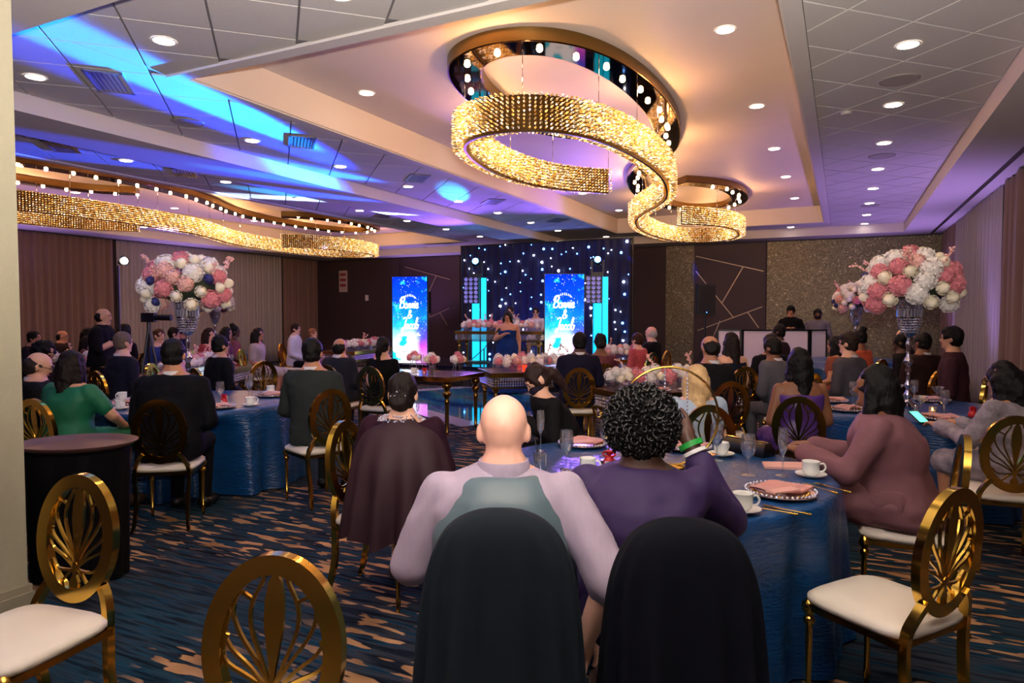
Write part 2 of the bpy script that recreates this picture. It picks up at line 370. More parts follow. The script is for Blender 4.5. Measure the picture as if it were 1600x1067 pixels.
# curtains: pleated sheets hung from the soffit
def curtain(x, y0, y1, m, label, side, amp=.055, per=.16, group=None):
    n = int((y1-y0)/per*6); top = []; rows = []
    for zi, z in enumerate((.03, .5, 1.2, 2.2, 3.0, Z0-.02)):
        row = []
        for i in range(n+1):
            y = y0+(y1-y0)*i/n; a = amp*(1.15-.08*zi); k = sin(2*pi*y/per+1.3*sin(y*2.1))*.7+.45*sin(2*pi*y/per*.43+.7+.12*z)
            row.append((x+side*(.09+a*k), y, z))
        rows.append(row)
    mb = MB(); mb.loft(rows, False, False)
    o = mb.build('curtain', m, None, 180)
    md = o.modifiers.new('thick', 'SOLIDIFY'); md.thickness = .006
    return tag(o, label, 'curtain', group)
drape = mat('brown_drape', '#6b5550', .85, sheen=.2, var=.1, stretch=(1, 8, .3), vscale=6); sheer = mat('grey_sheer', '#8e8a90', .8, var=.1, stretch=(1, 10, .3), vscale=8)
curtain(XL, 3.2, 11.2, drape, 'long brown pleated drape on the wall behind the seated photographers', 1)
curtain(XL, 11.3, 17.0, sheer, 'pale grey sheer curtain between two brown drapes', 1, .04, .12)
curtain(XL, 17.05, 18.7, drape, 'narrow brown drape beside the dark back wall', 1)
curtain(XR, 17.0, 18.9, drape, 'brown drape in the corner beside the glitter wallpaper', -1)
curtain(XR, 12.3, 16.95, sheer, 'grey sheer curtain behind the young man in the dark shirt', -1, .04, .12)
curtain(XR, 5.0, 12.2, drape, 'brown drape falling behind the woman in patterned lace', -1, .075, .28)

# ------------------------------------------------------------------ ceiling fittings
dl = thing('downlight', 'round recessed downlight in the ceiling', 'ceiling light', (0, 0, 0), 0)
MB().lathe([(.075, 0), (.088, -.004), (.092, .004)], 24, caps=False).build('rim', mat('downlight_rim', '#d8d2cc', .5), dl)
MB().lathe([(.001, -.002), (.076, -.002), (.076, .012)], 24, caps=False).build('lens', DLITE, dl)
DL = []
for y in (3.0+1.6, 6.3, 8.02, 9.74, 11.43, 13.15, 14.85, 16.55, 18.15): DL.append((.43, y, Z1, 'tiled ceiling strip beside the right-hand soffit'))
for y in (6.27, 8.71, 11.04, 13.36, 15.9): DL.append((-.97, y, Z2, 'smooth tray ceiling beside the large serpentine chandelier')); DL.append((-4.88, y, Z2, 'smooth tray ceiling beside the large serpentine chandelier'))
for y in (3.7, 6.2, 7.83, 9.54, 11.2, 12.83, 14.52, 16.2): DL.append((-6.58, y, Z1, 'tiled strip between the beam and the tray'))
for y in (4.6, 6.22, 7.92, 9.6, 11.3, 13.0, 14.7, 16.47): DL.append((-9.0, y, Z1, 'tiled strip beyond the beam'))
for x in (-4.81, -3.06, -1.3): DL.append((x, 3.66, Z1, 'tiled strip in front of the tray'))
for x in (-1.18, -3.4, -5.9): DL.append((x, 18.05, Z1, 'tiled strip in front of the back wall'))
for x, y in ((-14.2, 6.3), (-14.2, 8.7), (-14.2, 11), (-14.2, 13.4), (-10.8, 15.9)): DL.append((x, y, Z2, 'tray ceiling around the farther chandelier'))
for y in (9, 11.1, 13.1, 15.3, 17): DL.append((-15.45, y, Z1, 'narrow strip beside the curtained wall'))
first = True
for x, y, zz, wh in DL:
    lb = 'round recessed downlight in the '+wh
    if first: o = dl; o.location = (x, y, zz-.006); o['label'] = lb; o['group'] = wh; first = False
    else: o = dup(dl, (x, y, zz-.006), 0, lb, wh)
    light('downlight_beam', 'SPOT', (x, y, zz-.03), 13, '#ffd9b8', (x, y, 0), .06, 95, .7)
# linear diffusers set into the diagonal tiles
vt = thing('ceiling_vent', 'slotted metal air vent set into a ceiling tile', 'vent')
vm = mat('vent_metal', '#8c8690', .35, .7); a_ = .2
MB().box(-.29, .29, -.15, .15, .002, .012).build('backing', BLACKP, vt, None)
f = MB()
for b in ((-.3, .3, -.16, -.135), (-.3, .3, .135, .16), (-.3, -.275, -.16, .16), (.275, .3, -.16, .16)): f.box(*b, -.01, .01)
f.build('frame', vm, vt, None)
for k in range(7): MB().box(-.275, .275, -.118+k*.04-.013, -.118+k*.04+.013, -.006, .002).build('slat', vm, vt, None)
first = True
for x, y in ((-6.11, 4.08), (-6.08, 6.52), (-6.05, 9.02), (-6.0, 11.5), (-5.85, 14.4), (-9.0, 5.36), (-8.98, 7.15), (-9.0, 12.1)):
    near = 'strip between beam and tray' if x > -7 else 'strip beyond the beam'
    lb = 'slotted metal air vent in the tiled '+near
    if first: vt.location = (x, y, Z1-.004); vt.rotation_euler = (0, 0, R(-45)); vt['label'] = lb; vt['group'] = near; first = False
    else: dup(vt, (x, y, Z1-.004), R(-45), lb, near)
sp = thing('ceiling_speaker', 'round flush loudspeaker grille in a ceiling tile', 'speaker', (.43, 7.2, Z1-.004), 0, 'round ceiling speakers')
MB().lathe([(.001, -.003), (.15, -.003), (.155, .004)], 32, caps=False).build('grille', mat('grille_grey', '#a39c98', .7, bump=.4, bscale=300), sp)
MB().lathe([(.15, 0), (.165, -.005), (.17, .004)], 32, caps=False).build('rim', mat('grille_rim', '#8d8683', .6), sp)
for x, y in ((.44, 10.52), (.45, 15.2), (-6.6, 5.3)): dup(sp, (x, y, Z1-.004))
dk = tag(MB().lathe([(.001, -.03), (.045, -.028), (.055, -.012), (.06, 0)], 20, (-.0, 8.1, Z1)).build('smoke_detector', mat('detector', '#b5b0ae', .6)), 'small round smoke detector on the tiled ceiling', 'detector')

# ------------------------------------------------------------------ serpentine chandeliers
PATH = [(-.1, -1.8), (-.5, -2.2), (-.78, -2.75), (-.88, -3.5), (-.78, -4.35), (-.5, -4.98), (-.02, -5.2), (.44, -4.98), (.72, -4.35), (.83, -3.4), (.78, -2.3), (.53, -1.1), (.2, -.35)]
PATH = PATH+[(0, 0)]+[(-x, -y) for x, y in reversed(PATH)]
pts = crom([(x, y, 0) for x, y in PATH], 24)
def resample(pts, step):
    out = [pts[0]]; acc = 0
    for a, b in zip(pts, pts[1:]):
        L = (b-a).length; t = step-acc
        while t <= L: out.append(a.lerp(b, t/L)); t += step
        acc = (acc+L) % step
    return out
RP = resample(pts, .044)
def frame_at(P, i):
    t = (P[min(i+1, len(P)-1)]-P[max(i-1, 0)]).normalized(); return t, Vector((-t.y, t.x, 0))
def chand(label, loc, proto=None):
    if proto: return dup(proto, loc, 0, label)
    t = thing('chandelier', label, 'chandelier', loc)
    P = resample(pts, .08)
    def band(w, z0, z1, P=P):
        mb = MB(); rings = []
        for i, p in enumerate(P):
            _, n = frame_at(P, i); rings.append([p+n*w+Vector((0, 0, z0)), p-n*w+Vector((0, 0, z0)), p-n*w+Vector((0, 0, z1)), p+n*w+Vector((0, 0, z1))])
        return mb.loft(rings)
    cn = band(.17, 3.965, 4.08).build('canopy', mat('canopy_bronze', '#8a6b3a', .25, .9), t, 30)
    band(.155, 3.955, 3.968).build('mirror_underside', MIRROR, cn, 30)
    cc = band(.012, 3.22, 3.55).build('crystal_carrier', mat('carrier_bronze', '#4d3a1c', .3, .9), t, 30)
    bm_ = MB().ball((0, 0, 0), (.03, .03, .026), 10, 7).mesh('bulb', 180); B = resample(pts, .4)
    for i, p in enumerate(B[:-1]):
        _, n = frame_at(B, i); link('bulb', bm_, BULB, cn, p+n*.02*(-1)**i+Vector((0, 0, 3.944)))
    wm_ = MB().tube([(0, 0, 3.55), (0, 0, 3.955)], .004, 5).mesh('wire', 180); W = resample(pts, .85)
    for p in W: link('suspension_wire', wm_, SILVER, cn, p)
    cr = MB(); rd = MB()
    for i, p in enumerate(RP):
        tt, n = frame_at(RP, i)
        for r in range(9):
            z = 3.22+.33*(r+.5)/9
            for s in (-1, 1):
                q = p+n*s*.088+Vector((0, 0, z+.004*sin(i*1.7+r))); e = p+n*s*.012+Vector((0, 0, z))
                a, b, c, k = n*s*.05, tt*.012, Vector((0, 0, .0125)), q
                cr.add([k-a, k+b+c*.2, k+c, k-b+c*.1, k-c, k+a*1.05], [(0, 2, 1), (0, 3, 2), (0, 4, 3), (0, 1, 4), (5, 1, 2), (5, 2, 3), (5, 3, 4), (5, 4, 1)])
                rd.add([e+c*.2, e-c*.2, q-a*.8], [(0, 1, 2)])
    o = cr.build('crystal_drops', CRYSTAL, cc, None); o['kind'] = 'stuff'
    o = rd.build('crystal_rods', GOLD, cc, None); o['kind'] = 'stuff'
    for c_ in t.children: c_.location.z -= 3.2
    return t
ch1 = chand('large serpentine crystal chandelier hanging from the tray nearest the right-hand curtains', (-2.8, 10.75, 3.2))
chand('serpentine crystal chandelier hanging from the farther tray near the long brown drape', (-12.52, 10.75, 3.2), ch1)
# ------------------------------------------------------------------ gold oval-back chair
def make_chair():
    t = thing('oval_back_chair', 'gold oval-back chair', 'chair')
    cz, ax, az, yb = .735, .188, .238, -.215
    def back(u, v, dy=0):   # u sideways, v up from oval centre; the back leans slightly
        return Vector((u, yb-.10*(v+.235)+dy, cz+v))
    mb = MB(); rings = []; n = 48
    for i in range(n):
        a = 2*pi*i/n; ca, sa = cos(a), sin(a); wd = .025
        rings.append([back((ax-o)*ca, (az-o)*sa, d) for o, d in ((0, -.016), (2*wd, -.016), (2*wd, .016), (0, .016))])
    rings.append(rings[0]); mb.loft(rings, False); fr = mb.build('oval_frame', GOLD, t, 30)
    # palmette lattice
    hub = (0, -.115)
    lf = MB(); prof = [(-.10, .004), (-.05, .008), (0, .016), (.06, .026), (.12, .026), (.17, .016), (.19, .004)]
    lf.loft([[back(w_, v, -.006), back(-w_, v, -.006), back(-w_, v, .006), back(w_, v, .006)] for v, w_ in prof]); lf.build('leaf', GOLD, fr, 30)
    ribs = [[(0, -.1), (.03, -.03), (.062, .05), (.062, .11), (.035, .165), (.03, .185)], [(0, -.1), (.045, -.03), (.09, .03), (.112, .085), (.1, .135), (.062, .12)],
            [(.004, -.11), (.06, -.05), (.115, -.005), (.135, .04), (.115, .085)], [(.004, -.115), (.06, -.075), (.12, -.045), (.14, -.01), (.125, .03)],
            [(.004, -.12), (.05, -.125), (.09, -.12), (.118, -.09)], [(.0, -.11), (.035, -.14), (.06, -.165), (.085, -.16)]]
    for r in ribs:
        for s in (-1, 1):
            p = [back(s*u, v) for u, v in r]; q = crom(p, 3)
            MB().tube(q, .0065, 4, flat=(1, 1), up=(0, 1, 0)).build('rib', GOLD, fr, 30)
    MB().loft([[back(w_, v, -.006), back(-w_, v, -.006), back(-w_, v, .006), back(w_, v, .006)] for v, w_ in ((-.19, .02), (-.165, .022), (-.14, .008), (-.1, .012), (-.09, .004))]).build('lattice_foot', GOLD, fr, 30)
    # rear legs run from the oval down to the floor
    for s in (-1, 1):
        q = crom([(s*.115, -.232, .575), (s*.15, -.222, .53), (s*.178, -.205, .46), (s*.182, -.20, .36), (s*.172, -.212, .22), (s*.178, -.245, .08), (s*.19, -.275, .007)], 4)
        MB().tube(q, [.023]*(len(q)-6)+[.021, .02, .019, .018, .017, .016], 4, flat=(.8, 1), up=(0, 1, 0)).build('leg', GOLD, t, 30)
        MB().lathe([(.004, .45), (.012, .445), (.02, .435), (.03, .415), (.03, .4), (.018, .385), (.013, .378), (.022, .37), (.024, .355), (.016, .34), (.012, .33), (.014, .3), (.011, .08), (.014, .075), (.011, .065), (.016, .055), (.012, .045), (.013, .03), (.009, 0)], 14, (s*.185, .185, 0)).build('leg', GOLD, t, 50)
    MB().box(-.205, .205, -.2, .205, .405, .432).build('seat_frame', GOLDD, t, None)
    st = MB(); rr = []
    def sq(hx, hy, z, cy=0, e=.16, n=28):
        o = []
        for j in range(n):
            a = 2*pi*j/n; c_, s_ = cos(a), sin(a); o.append((hx*(abs(c_)**e if False else math.copysign(abs(c_)**.42, c_)), cy+hy*math.copysign(abs(s_)**.42, s_), z))
        return o
    st.loft([sq(.206, .206, .432), sq(.222, .22, .445), sq(.222, .22, .462), sq(.2, .2, .478), sq(.13, .13, .487), sq(.02, .02, .49)]); st.build('seat', SEATW, t, 60)
    return t
CH = make_chair(); used_chair = [False]
def chair(x, y, rz, label, group=None):
    if not used_chair[0]:
        used_chair[0] = True; CH.location = (x, y, 0); CH.rotation_euler = (0, 0, rz); CH['label'] = label
        if group: CH['group'] = group
        return CH
    r = dup(CH, (x, y, 0), rz, label, group)
    if not group and 'group' in r: del r['group']
    return r

# ------------------------------------------------------------------ tables
NAVY = mat('navy_satin', '#0b4176', .32, var=.4, vscale=3.5, bump=.45, bscale=22, stretch=(1, 1, 3.2), spec=.6)
def round_table(x, y, label, cloth_label, r=.9, m=NAVY, seed=0, dents=()):
    t = thing('round_table', label, 'table', (x, y, 0), 0)
    MB().lathe([(.01, .72), (r-.02, .72), (r-.01, .735), (r-.02, .748), (.01, .748)], 40).build('tabletop', mat('plywood', '#7a5b3a', .6), t)
    for k in range(4):
        a = pi/4+k*pi/2; MB().tube([(.45*cos(a), .45*sin(a), .72), (.5*cos(a), .5*sin(a), 0)], .016, 8).build('leg', BLACKP, t)
    rnd = random.Random(seed); n = 160; ph = [rnd.uniform(0, 6.28) for _ in range(5)]
    def wave(a): return sin(a*14+ph[0]+.8*sin(a*3+ph[1]))*.6+.4*sin(a*23+ph[2])+.35*sin(a*5+ph[3])
    rings = []
    def dent(a, z):   # where a guest's knees push the hanging cloth inwards
        f = min(1, max(0, (.70-z)/.075)); k = 0
        for a0, dp, wd in dents:
            d_ = (math.degrees(a)-a0+180) % 360-180; k = max(k, dp*math.exp(-(d_/wd)**4))
        return f*k
    for q, z, amp in ((.02, .757, 0), (.5, .757, 0), (.96, .757, 0), (.995, .754, 0), (1.008, .742, .004), (1.012, .70, .012), (1.014, .63, .02), (1.015, .55, .028), (1.02, .3, .042), (1.03, .09, .052), (1.035, .012, .055)):
        rr = [r*q+amp*wave(2*pi*j/n)-dent(2*pi*j/n, z) for j in range(n)]; rings.append([(rr[j]*cos(2*pi*j/n), rr[j]*sin(2*pi*j/n), z) for j in range(n)])
    mb = MB(); mb.loft(rings, False); mb.add(rings[0], [tuple(range(n))])
    o = mb.build('tablecloth', m, None, 180, (x, y, 0)); tag(o, cloth_label, 'tablecloth'); return t
BEAD = mat('crystal_bead', '#d6d2ea', .06, .6, var=.35, vscale=40)
def long_table(x, y, rz, L, W, label, zoff=0, beads=True, seed=1):
    """gold table, mirrored top, turned legs, apron of crystal beads; origin at the floor under its centre"""
    t = thing('banquet_table', label, 'table', (x, y, zoff), rz)
    MB().box(-L/2, L/2, -W/2, W/2, .735, .76).build('tabletop', mat('rose_mirror_top', '#b79a92', .12, .55), t, None)
    f = MB(); e = .02
    for b in ((-L/2-e, L/2+e, -W/2-e, -W/2), (-L/2-e, L/2+e, W/2, W/2+e), (-L/2-e, -L/2, -W/2, W/2), (L/2, L/2+e, -W/2, W/2)): f.box(*b, .70, .765)
    f.build('top_frame', GOLDD, t, None)
    lm = MB().lathe([(.02, .7), (.05, .69), (.062, .66), (.06, .63), (.035, .6), (.03, .585), (.05, .57), (.058, .545), (.048, .515), (.026, .49), (.024, .47), (.036, .455), (.034, .43), (.028, .40), (.026, .2), (.02, .05), (.024, .04), (.018, .02), (.012, 0)], 14).mesh('leg', 60)
    for sx in (-1, 1):
        for sy in (-1, 1): link('leg', lm, GOLDD, t, (sx*(L/2-.07), sy*(W/2-.07), 0))
    if beads:
        f = MB()
        for b in ((-L/2, L/2, -W/2, -W/2+.02), (-L/2, L/2, W/2-.02, W/2), (-L/2, -L/2+.02, -W/2, W/2), (L/2-.02, L/2, -W/2, W/2)): f.box(*b, .545, .565)
        f.build('apron_rail', GOLDD, t, None)
        bd = MB(); st = .035
        def ln(a, b):
            a, b = Vector(a), Vector(b); n = int((b-a).length/st)
            for i in range(n):
                p = a.lerp(b, (i+.5)/n)
                for k in range(4):
                    c_ = p+Vector((0, 0, .69-.034*k)); r = .015
                    bd.add([c_+Vector(d)*r for d in ((1, 0, 0), (0, 1, 0), (-1, 0, 0), (0, -1, 0), (0, 0, 1.15), (0, 0, -1.15))], [(0, 1, 4), (1, 2, 4), (2, 3, 4), (3, 0, 4), (1, 0, 5), (2, 1, 5), (3, 2, 5), (0, 3, 5)])
        for a, b in (((-L/2, -W/2, 0), (L/2, -W/2, 0)), ((L/2, -W/2, 0), (L/2, W/2, 0)), ((L/2, W/2, 0), (-L/2, W/2, 0)), ((-L/2, W/2, 0), (-L/2, -W/2, 0))): ln(a, b)
        o = bd.build('apron_beads', BEAD, t, None); o['kind'] = 'stuff'
    return t

# ------------------------------------------------------------------ flowers
WHF = mat('white_petal', '#ece6e2', .7, var=.12, vscale=30, sheen=.2); PKF = mat('pink_petal', '#d9808c', .7, var=.2, vscale=30, sheen=.2)
CRF = mat('cream_petal', '#efe6cf', .65, var=.08, vscale=20); BLF = mat('navy_petal', '#2b2f6e', .7, var=.2, vscale=30); BLP = mat('blush_petal', '#e6b3ab', .7, var=.15, vscale=30)
LEAF = mat('leaf_green', '#2c3a26', .6, var=.3, vscale=20)
def hydrangea(seed, nf=70, r=.5):
    """a mop-head of four-petalled florets"""
    rnd = random.Random(seed); mb = MB().ball((0, 0, 0), .38, 12, 8); ga = pi*(3-5**.5)
    for i in range(nf):
        z = 1-2*(i+.5)/nf; q = (1-z*z)**.5; n = Vector((q*cos(ga*i), q*sin(ga*i), z)); n = (n+Vector((rnd.uniform(-.12, .12), rnd.uniform(-.12, .12), rnd.uniform(-.12, .12)))).normalized()
        a = n.orthogonal().normalized(); a = Matrix.Rotation(rnd.uniform(0, 6.28), 3, n) @ a; b = n.cross(a); c_ = n*r*rnd.uniform(.84, 1.0); s = .115*rnd.uniform(.8, 1.3)
        for k in range(4):
            d = a*cos(k*pi/2)+b*sin(k*pi/2); e = n.cross(d)
            mb.add([c_-n*.03, c_+d*s*.7+e*s*.55+n*.03, c_+d*s*1.25+n*rnd.uniform(-.04, .07), c_+d*s*.7-e*s*.55+n*.03], [(0, 3, 2, 1)])
    return mb.mesh('bloom', 180)
def rose(seed, layers=5):
    rnd = random.Random(seed); mb = MB().ball((0, 0, .06), (.33, .33, .34), 12, 8)
    for l in range(layers):
        n = 3+l; rr = .16+.085*l; hh = .46-.085*l
        for k in range(n):
            a0 = 2*pi*k/n+l*.7; w_ = 2*pi/n*.72; rows = []
            for v in range(4):
                t = v/3; row = []
                for u in range(5):
                    a = a0+w_*(u/4-.5)*(.7+.5*sin(pi*t*.8)); q = rr*(.55+.45*sin(min(1, t*1.25)*pi/2))-.07*t*t*(3-l*.5); row.append((q*cos(a), q*sin(a), -.25+(hh+.25)*t-.05*abs(u-2)*t*.6))
                rows.append(row)
            mb.loft(rows, False, False)
    return mb.mesh('bloom', 180)
HYD = [hydrangea(i) for i in range(3)]; ROS = [rose(i) for i in range(2)]
HYDs = [hydrangea(i+9, 34) for i in range(2)]
def spray(seed):
    rnd = random.Random(seed); mb = MB(); p = [Vector((0, 0, 0)), Vector((.01, 0, .06)), Vector((.03, .01, .12)), Vector((.06, .01, .17))]; mb.tube(p, .003, 5)
    for i in range(14):
        q = p[1].lerp(p[3], rnd.random())+Vector((rnd.uniform(-.018, .018), rnd.uniform(-.018, .018), rnd.uniform(-.01, .02))); mb.ball(q, rnd.uniform(.007, .012), 6, 4)
    return mb.mesh('blossom_spray', 180)
SPR = [spray(i) for i in range(2)]
def orient(n, spin): return (Matrix.Rotation(spin, 4, 'Z') if n is None else n.to_track_quat('Z', 'Y').to_matrix().to_4x4() @ Matrix.Rotation(spin, 4, 'Z')).to_euler()
def bloom(parent, p, n, size, kind, m, rnd, name=None):
    me = rnd.choice(kind); nm = name or ('hydrangea' if kind in (HYD, HYDs) else 'rose')
    o = link(nm, me, m, parent, p, orient(Vector(n).normalized(), rnd.uniform(0, 6.28))); o.scale = (size*2,)*3; return o
def vase(parent):
    mb = MB().lathe([(.001, 0), (.085, .0), (.09, .012), (.07, .03), (.035, .05), (.022, .075), (.034, .1), (.036, .115), (.02, .14), (.016, .17), (.028, .19), (.028, .205), (.015, .23), (.018, .3), (.027, .33), (.017, .36), (.03, .385), (.042, .405), (.03, .43), (.018, .45), (.016, .5), (.024, .55), (.024, .57), (.014, .6), (.018, .63)], 18)
    mb.build('vase_stem', SILVER, parent, 60)
    mb = MB().lathe([(.018, .62), (.05, .645), (.075, .70), (.088, .76), (.095, .83), (.1, .9), (.112, .95), (.115, .96), (.1, .955), (.09, .9)], 28, caps=False); vc = mb.build('vase_cup', SILVER, parent, 60)
    bd = MB()
    for k in range(13):
        z = .665+k*.0225
        rr = .065+.03*min(1, (z-.66)/.1)+.02*max(0, (z-.84)/.1)
        if 6 <= k <= 8: continue
        for j in range(34):
            a = 2*pi*(j+.5*(k % 2))/34; c_ = Vector((rr*cos(a), rr*sin(a), z)); r = .0085
            bd.add([c_+Vector(d)*r for d in ((1, 0, 0), (0, 1, 0), (-1, 0, 0), (0, -1, 0), (0, 0, 1), (0, 0, -1))], [(0, 1, 4), (1, 2, 4), (2, 3, 4), (3, 0, 4), (1, 0, 5), (2, 1, 5), (3, 2, 5), (0, 3, 5)])
    o = bd.build('vase_beads', CRYS, vc, None); o['kind'] = 'stuff'
    pm_ = MB().box(-.007, .007, -.004, .004, -.03, .03).mesh('prism', None)
    for j in range(24):
        a = 2*pi*j/24; link('prism', pm_, CRYS, vc, (.1*cos(a), .1*sin(a), .83), (0, 0, a+pi/2))
def centrepiece(x, y, z, label, seed, group=None, dome=(.39, .315), small=False):
    t = thing('floral_centrepiece', label, 'flowers', (x, y, z), seed*.9, group); vase(t); rnd = random.Random(seed); a0, h0 = dome
    MB().ball((0, 0, 1.07), (a0*.66, a0*.66, h0*.42), 16, 10).build('foliage_core', LEAF, t)
    N = 54; ga = pi*(3-5**.5); seq = []
    for i in range(N):
        u = (i+.5)/N; zz = 1-1.5*u; q = (1-zz*zz)**.5; a = ga*i; n = Vector((q*cos(a), q*sin(a), zz))
        k = rnd.random(); p = Vector((n.x*a0*.86, n.y*a0*.86, 1.05+n.z*h0*.92)); sz = rnd.uniform(.072, .092)
        if k < .36: bloom(t, p, n, sz, HYD, WHF, rnd)
        elif k < .68: bloom(t, p, n, sz, HYD, PKF, rnd)
        elif k < .9: bloom(t, p+n*.03, n, sz*.82, ROS, CRF, rnd)
        elif k < .96: bloom(t, p+n*.04, n, sz*.6, ROS, BLF, rnd)
        else: bloom(t, p, n, sz*.9, HYD, BLP, rnd)
    for i in range(7):
        a = 6.28*i/7+rnd.random(); n = Vector((cos(a), sin(a), .9)); p = Vector((cos(a)*a0*.75, sin(a)*a0*.75, 1.2+rnd.uniform(-.1, .12)))
        o = link('blossom_spray', rnd.choice(SPR), BLP, t, p, orient(n.normalized(), rnd.uniform(0, 6.28))); o.scale = (1.1,)*3
    return t
ACR = glassmat('acrylic', '#e8e6ff', .16)
def flower_box(x, y, z, rz, L, label, seed, group=None, W=.26, H=.1):
    """low acrylic box filled with blooms"""
    t = thing('flower_box', label, 'flowers', (x, y, z), rz, group); rnd = random.Random(seed)
    MB().box(-L/2, L/2, -W/2+.03, W/2-.03, .002, H).build('acrylic_box', ACR, t, None)
    n = int(L/.115)
    for i in range(n):
        for s in (-1, 0, 1):
            p = Vector((-L/2+(i+.5)*L/n+rnd.uniform(-.02, .02), s*W*.33, H+.03+(.05 if s == 0 else 0)+rnd.uniform(-.015, .02))); nn = Vector((rnd.uniform(-.3, .3), s*.8, 1)); k = rnd.random(); sz = rnd.uniform(.058, .08)
            if k < .42: bloom(t, p, nn, sz, HYDs, WHF, rnd)
            elif k < .68: bloom(t, p, nn, sz, HYDs, PKF, rnd)
            elif k < .8: bloom(t, p, nn, sz, HYDs, BLP, rnd)
            else: bloom(t, p, nn, sz*.85, ROS, CRF, rnd)
    for i in range(max(2, n//3)):
        p = Vector((rnd.uniform(-L/2, L/2), rnd.uniform(-.06, .06), H+.1)); o = link('blossom_spray', rnd.choice(SPR), BLP, t, p, (rnd.uniform(-.4, .4), rnd.uniform(-.4, .4), rnd.uniform(0, 6)))
    return t
def bud_stand(x, y, z, label, seed, group):
    t = thing('flower_stand', label, 'flowers', (x, y, z), seed, group); rnd = random.Random(seed)
    for k in range(6):
        a = 2*pi*k/6; MB().tube([(.07*cos(a), .07*sin(a), 0), (.05*cos(a), .05*sin(a), .14)], .005, 6).build('acrylic_leg', ACR, t)
    for k in range(5):
        a = 2*pi*k/5; nn = Vector((cos(a), sin(a), .9)); bloom(t, Vector((.07*cos(a), .07*sin(a), .19)), nn, rnd.uniform(.05, .065), rnd.choice((HYDs, ROS)), rnd.choice((WHF, PKF, CRF)), rnd)
    bloom(t, Vector((0, 0, .235)), Vector((0, 0, 1)), .06, HYDs, rnd.choice((PKF, WHF)), rnd)
    return t

# ------------------------------------------------------------------ tableware
NAPK = mat('rose_napkin', '#c4837b', .75, var=.1, sheen=.3); RED = mat('red_favor', '#c4161c', .35, var=.1)
TZ = .758
def cup(x, y, rz, where, z=TZ, group=None):
    s = tag(MB().lathe([(.001, 0), (.03, 0), (.036, .003), (.074, .016), (.076, .019), (.034, .008), (.001, .008)], 28, caps=False).build('saucer', CUPW, None, 50, (x, y, z)), 'white china saucer '+where, 'saucer', group)
    t = thing('coffee_cup', 'white china coffee cup '+where, 'cup', (x, y, z+.009), rz, group)
    MB().lathe([(.001, 0), (.024, 0), (.026, .004), (.036, .012), (.041, .03), (.042, .07), (.0435, .072), (.0395, .07), (.038, .03), (.03, .014), (.001, .012)], 28, caps=False).build('bowl', CUPW, t, 50)
    MB().tube(crom([(.04, 0, .058), (.058, 0, .062), (.068, 0, .045), (.06, 0, .026), (.04, 0, .02)], 4), .0048, 8).build('handle', CUPW, t, 180)
def glass(kind, x, y, where, z=TZ, liquid=None, group=None):
    names = {'goblet': ('water_goblet', 'stemmed water goblet ', 'glass'), 'flute': ('champagne_flute', 'slender champagne flute ', 'glass'), 'coupe': ('cocktail_glass', 'wide cocktail glass ', 'glass'), 'tumbler': ('tumbler', 'clear tumbler ', 'glass')}[kind]
    t = thing(names[0], names[1]+where, names[2], (x, y, z), 0, group)
    if kind == 'tumbler':
        MB().lathe([(.001, .0), (.03, 0), (.036, .12), (.034, .12), (.029, .008), (.001, .008)], 20, caps=False).build('bowl', GLASS, t, 50)
        if liquid: MB().lathe([(.001, .009), (.0285, .009), (.0325, .085), (.001, .085)], 20, caps=False).build('drink', liquid, t, 50)
        return t
    st = {'goblet': .085, 'flute': .105, 'coupe': .095}[kind]
    MB().lathe([(.001, .0), (.036, 0), (.035, .003), (.006, .008), (.004, .02), (.004, st-.01), (.008, st)], 18, caps=False).build('stem', GLASS, t, 60)
    pr = {'goblet': [(.006, 0), (.026, .02), (.036, .05), (.037, .08), (.033, .125)], 'flute': [(.005, 0), (.018, .025), (.024, .06), (.025, .09), (.021, .14)], 'coupe': [(.005, 0), (.03, .03), (.056, .062), (.057, .066)]}[kind]
    MB().lathe([(r, st+q) for r, q in pr]+[(r-.0015, st+q) for r, q in reversed(pr)], 22, caps=False).build('bowl', GLASS, t, 60)
    if liquid:
        k = {'goblet': 4, 'flute': 2, 'coupe': 3}[kind]; pp = pr[:k]
        MB().lathe([(max(.001, r-.003), st+q+.002) for r, q in pp]+[(.001, st+pp[-1][1]+.002)], 20, caps=False).build('drink', liquid, t, 50)
    return t
WATER = glassmat('water', '#dfe8ff', .1); AMBER = mat('amber_drink', '#b25a10', .1, trans=.5); COLA = mat('cola', '#2a0f0a', .1)
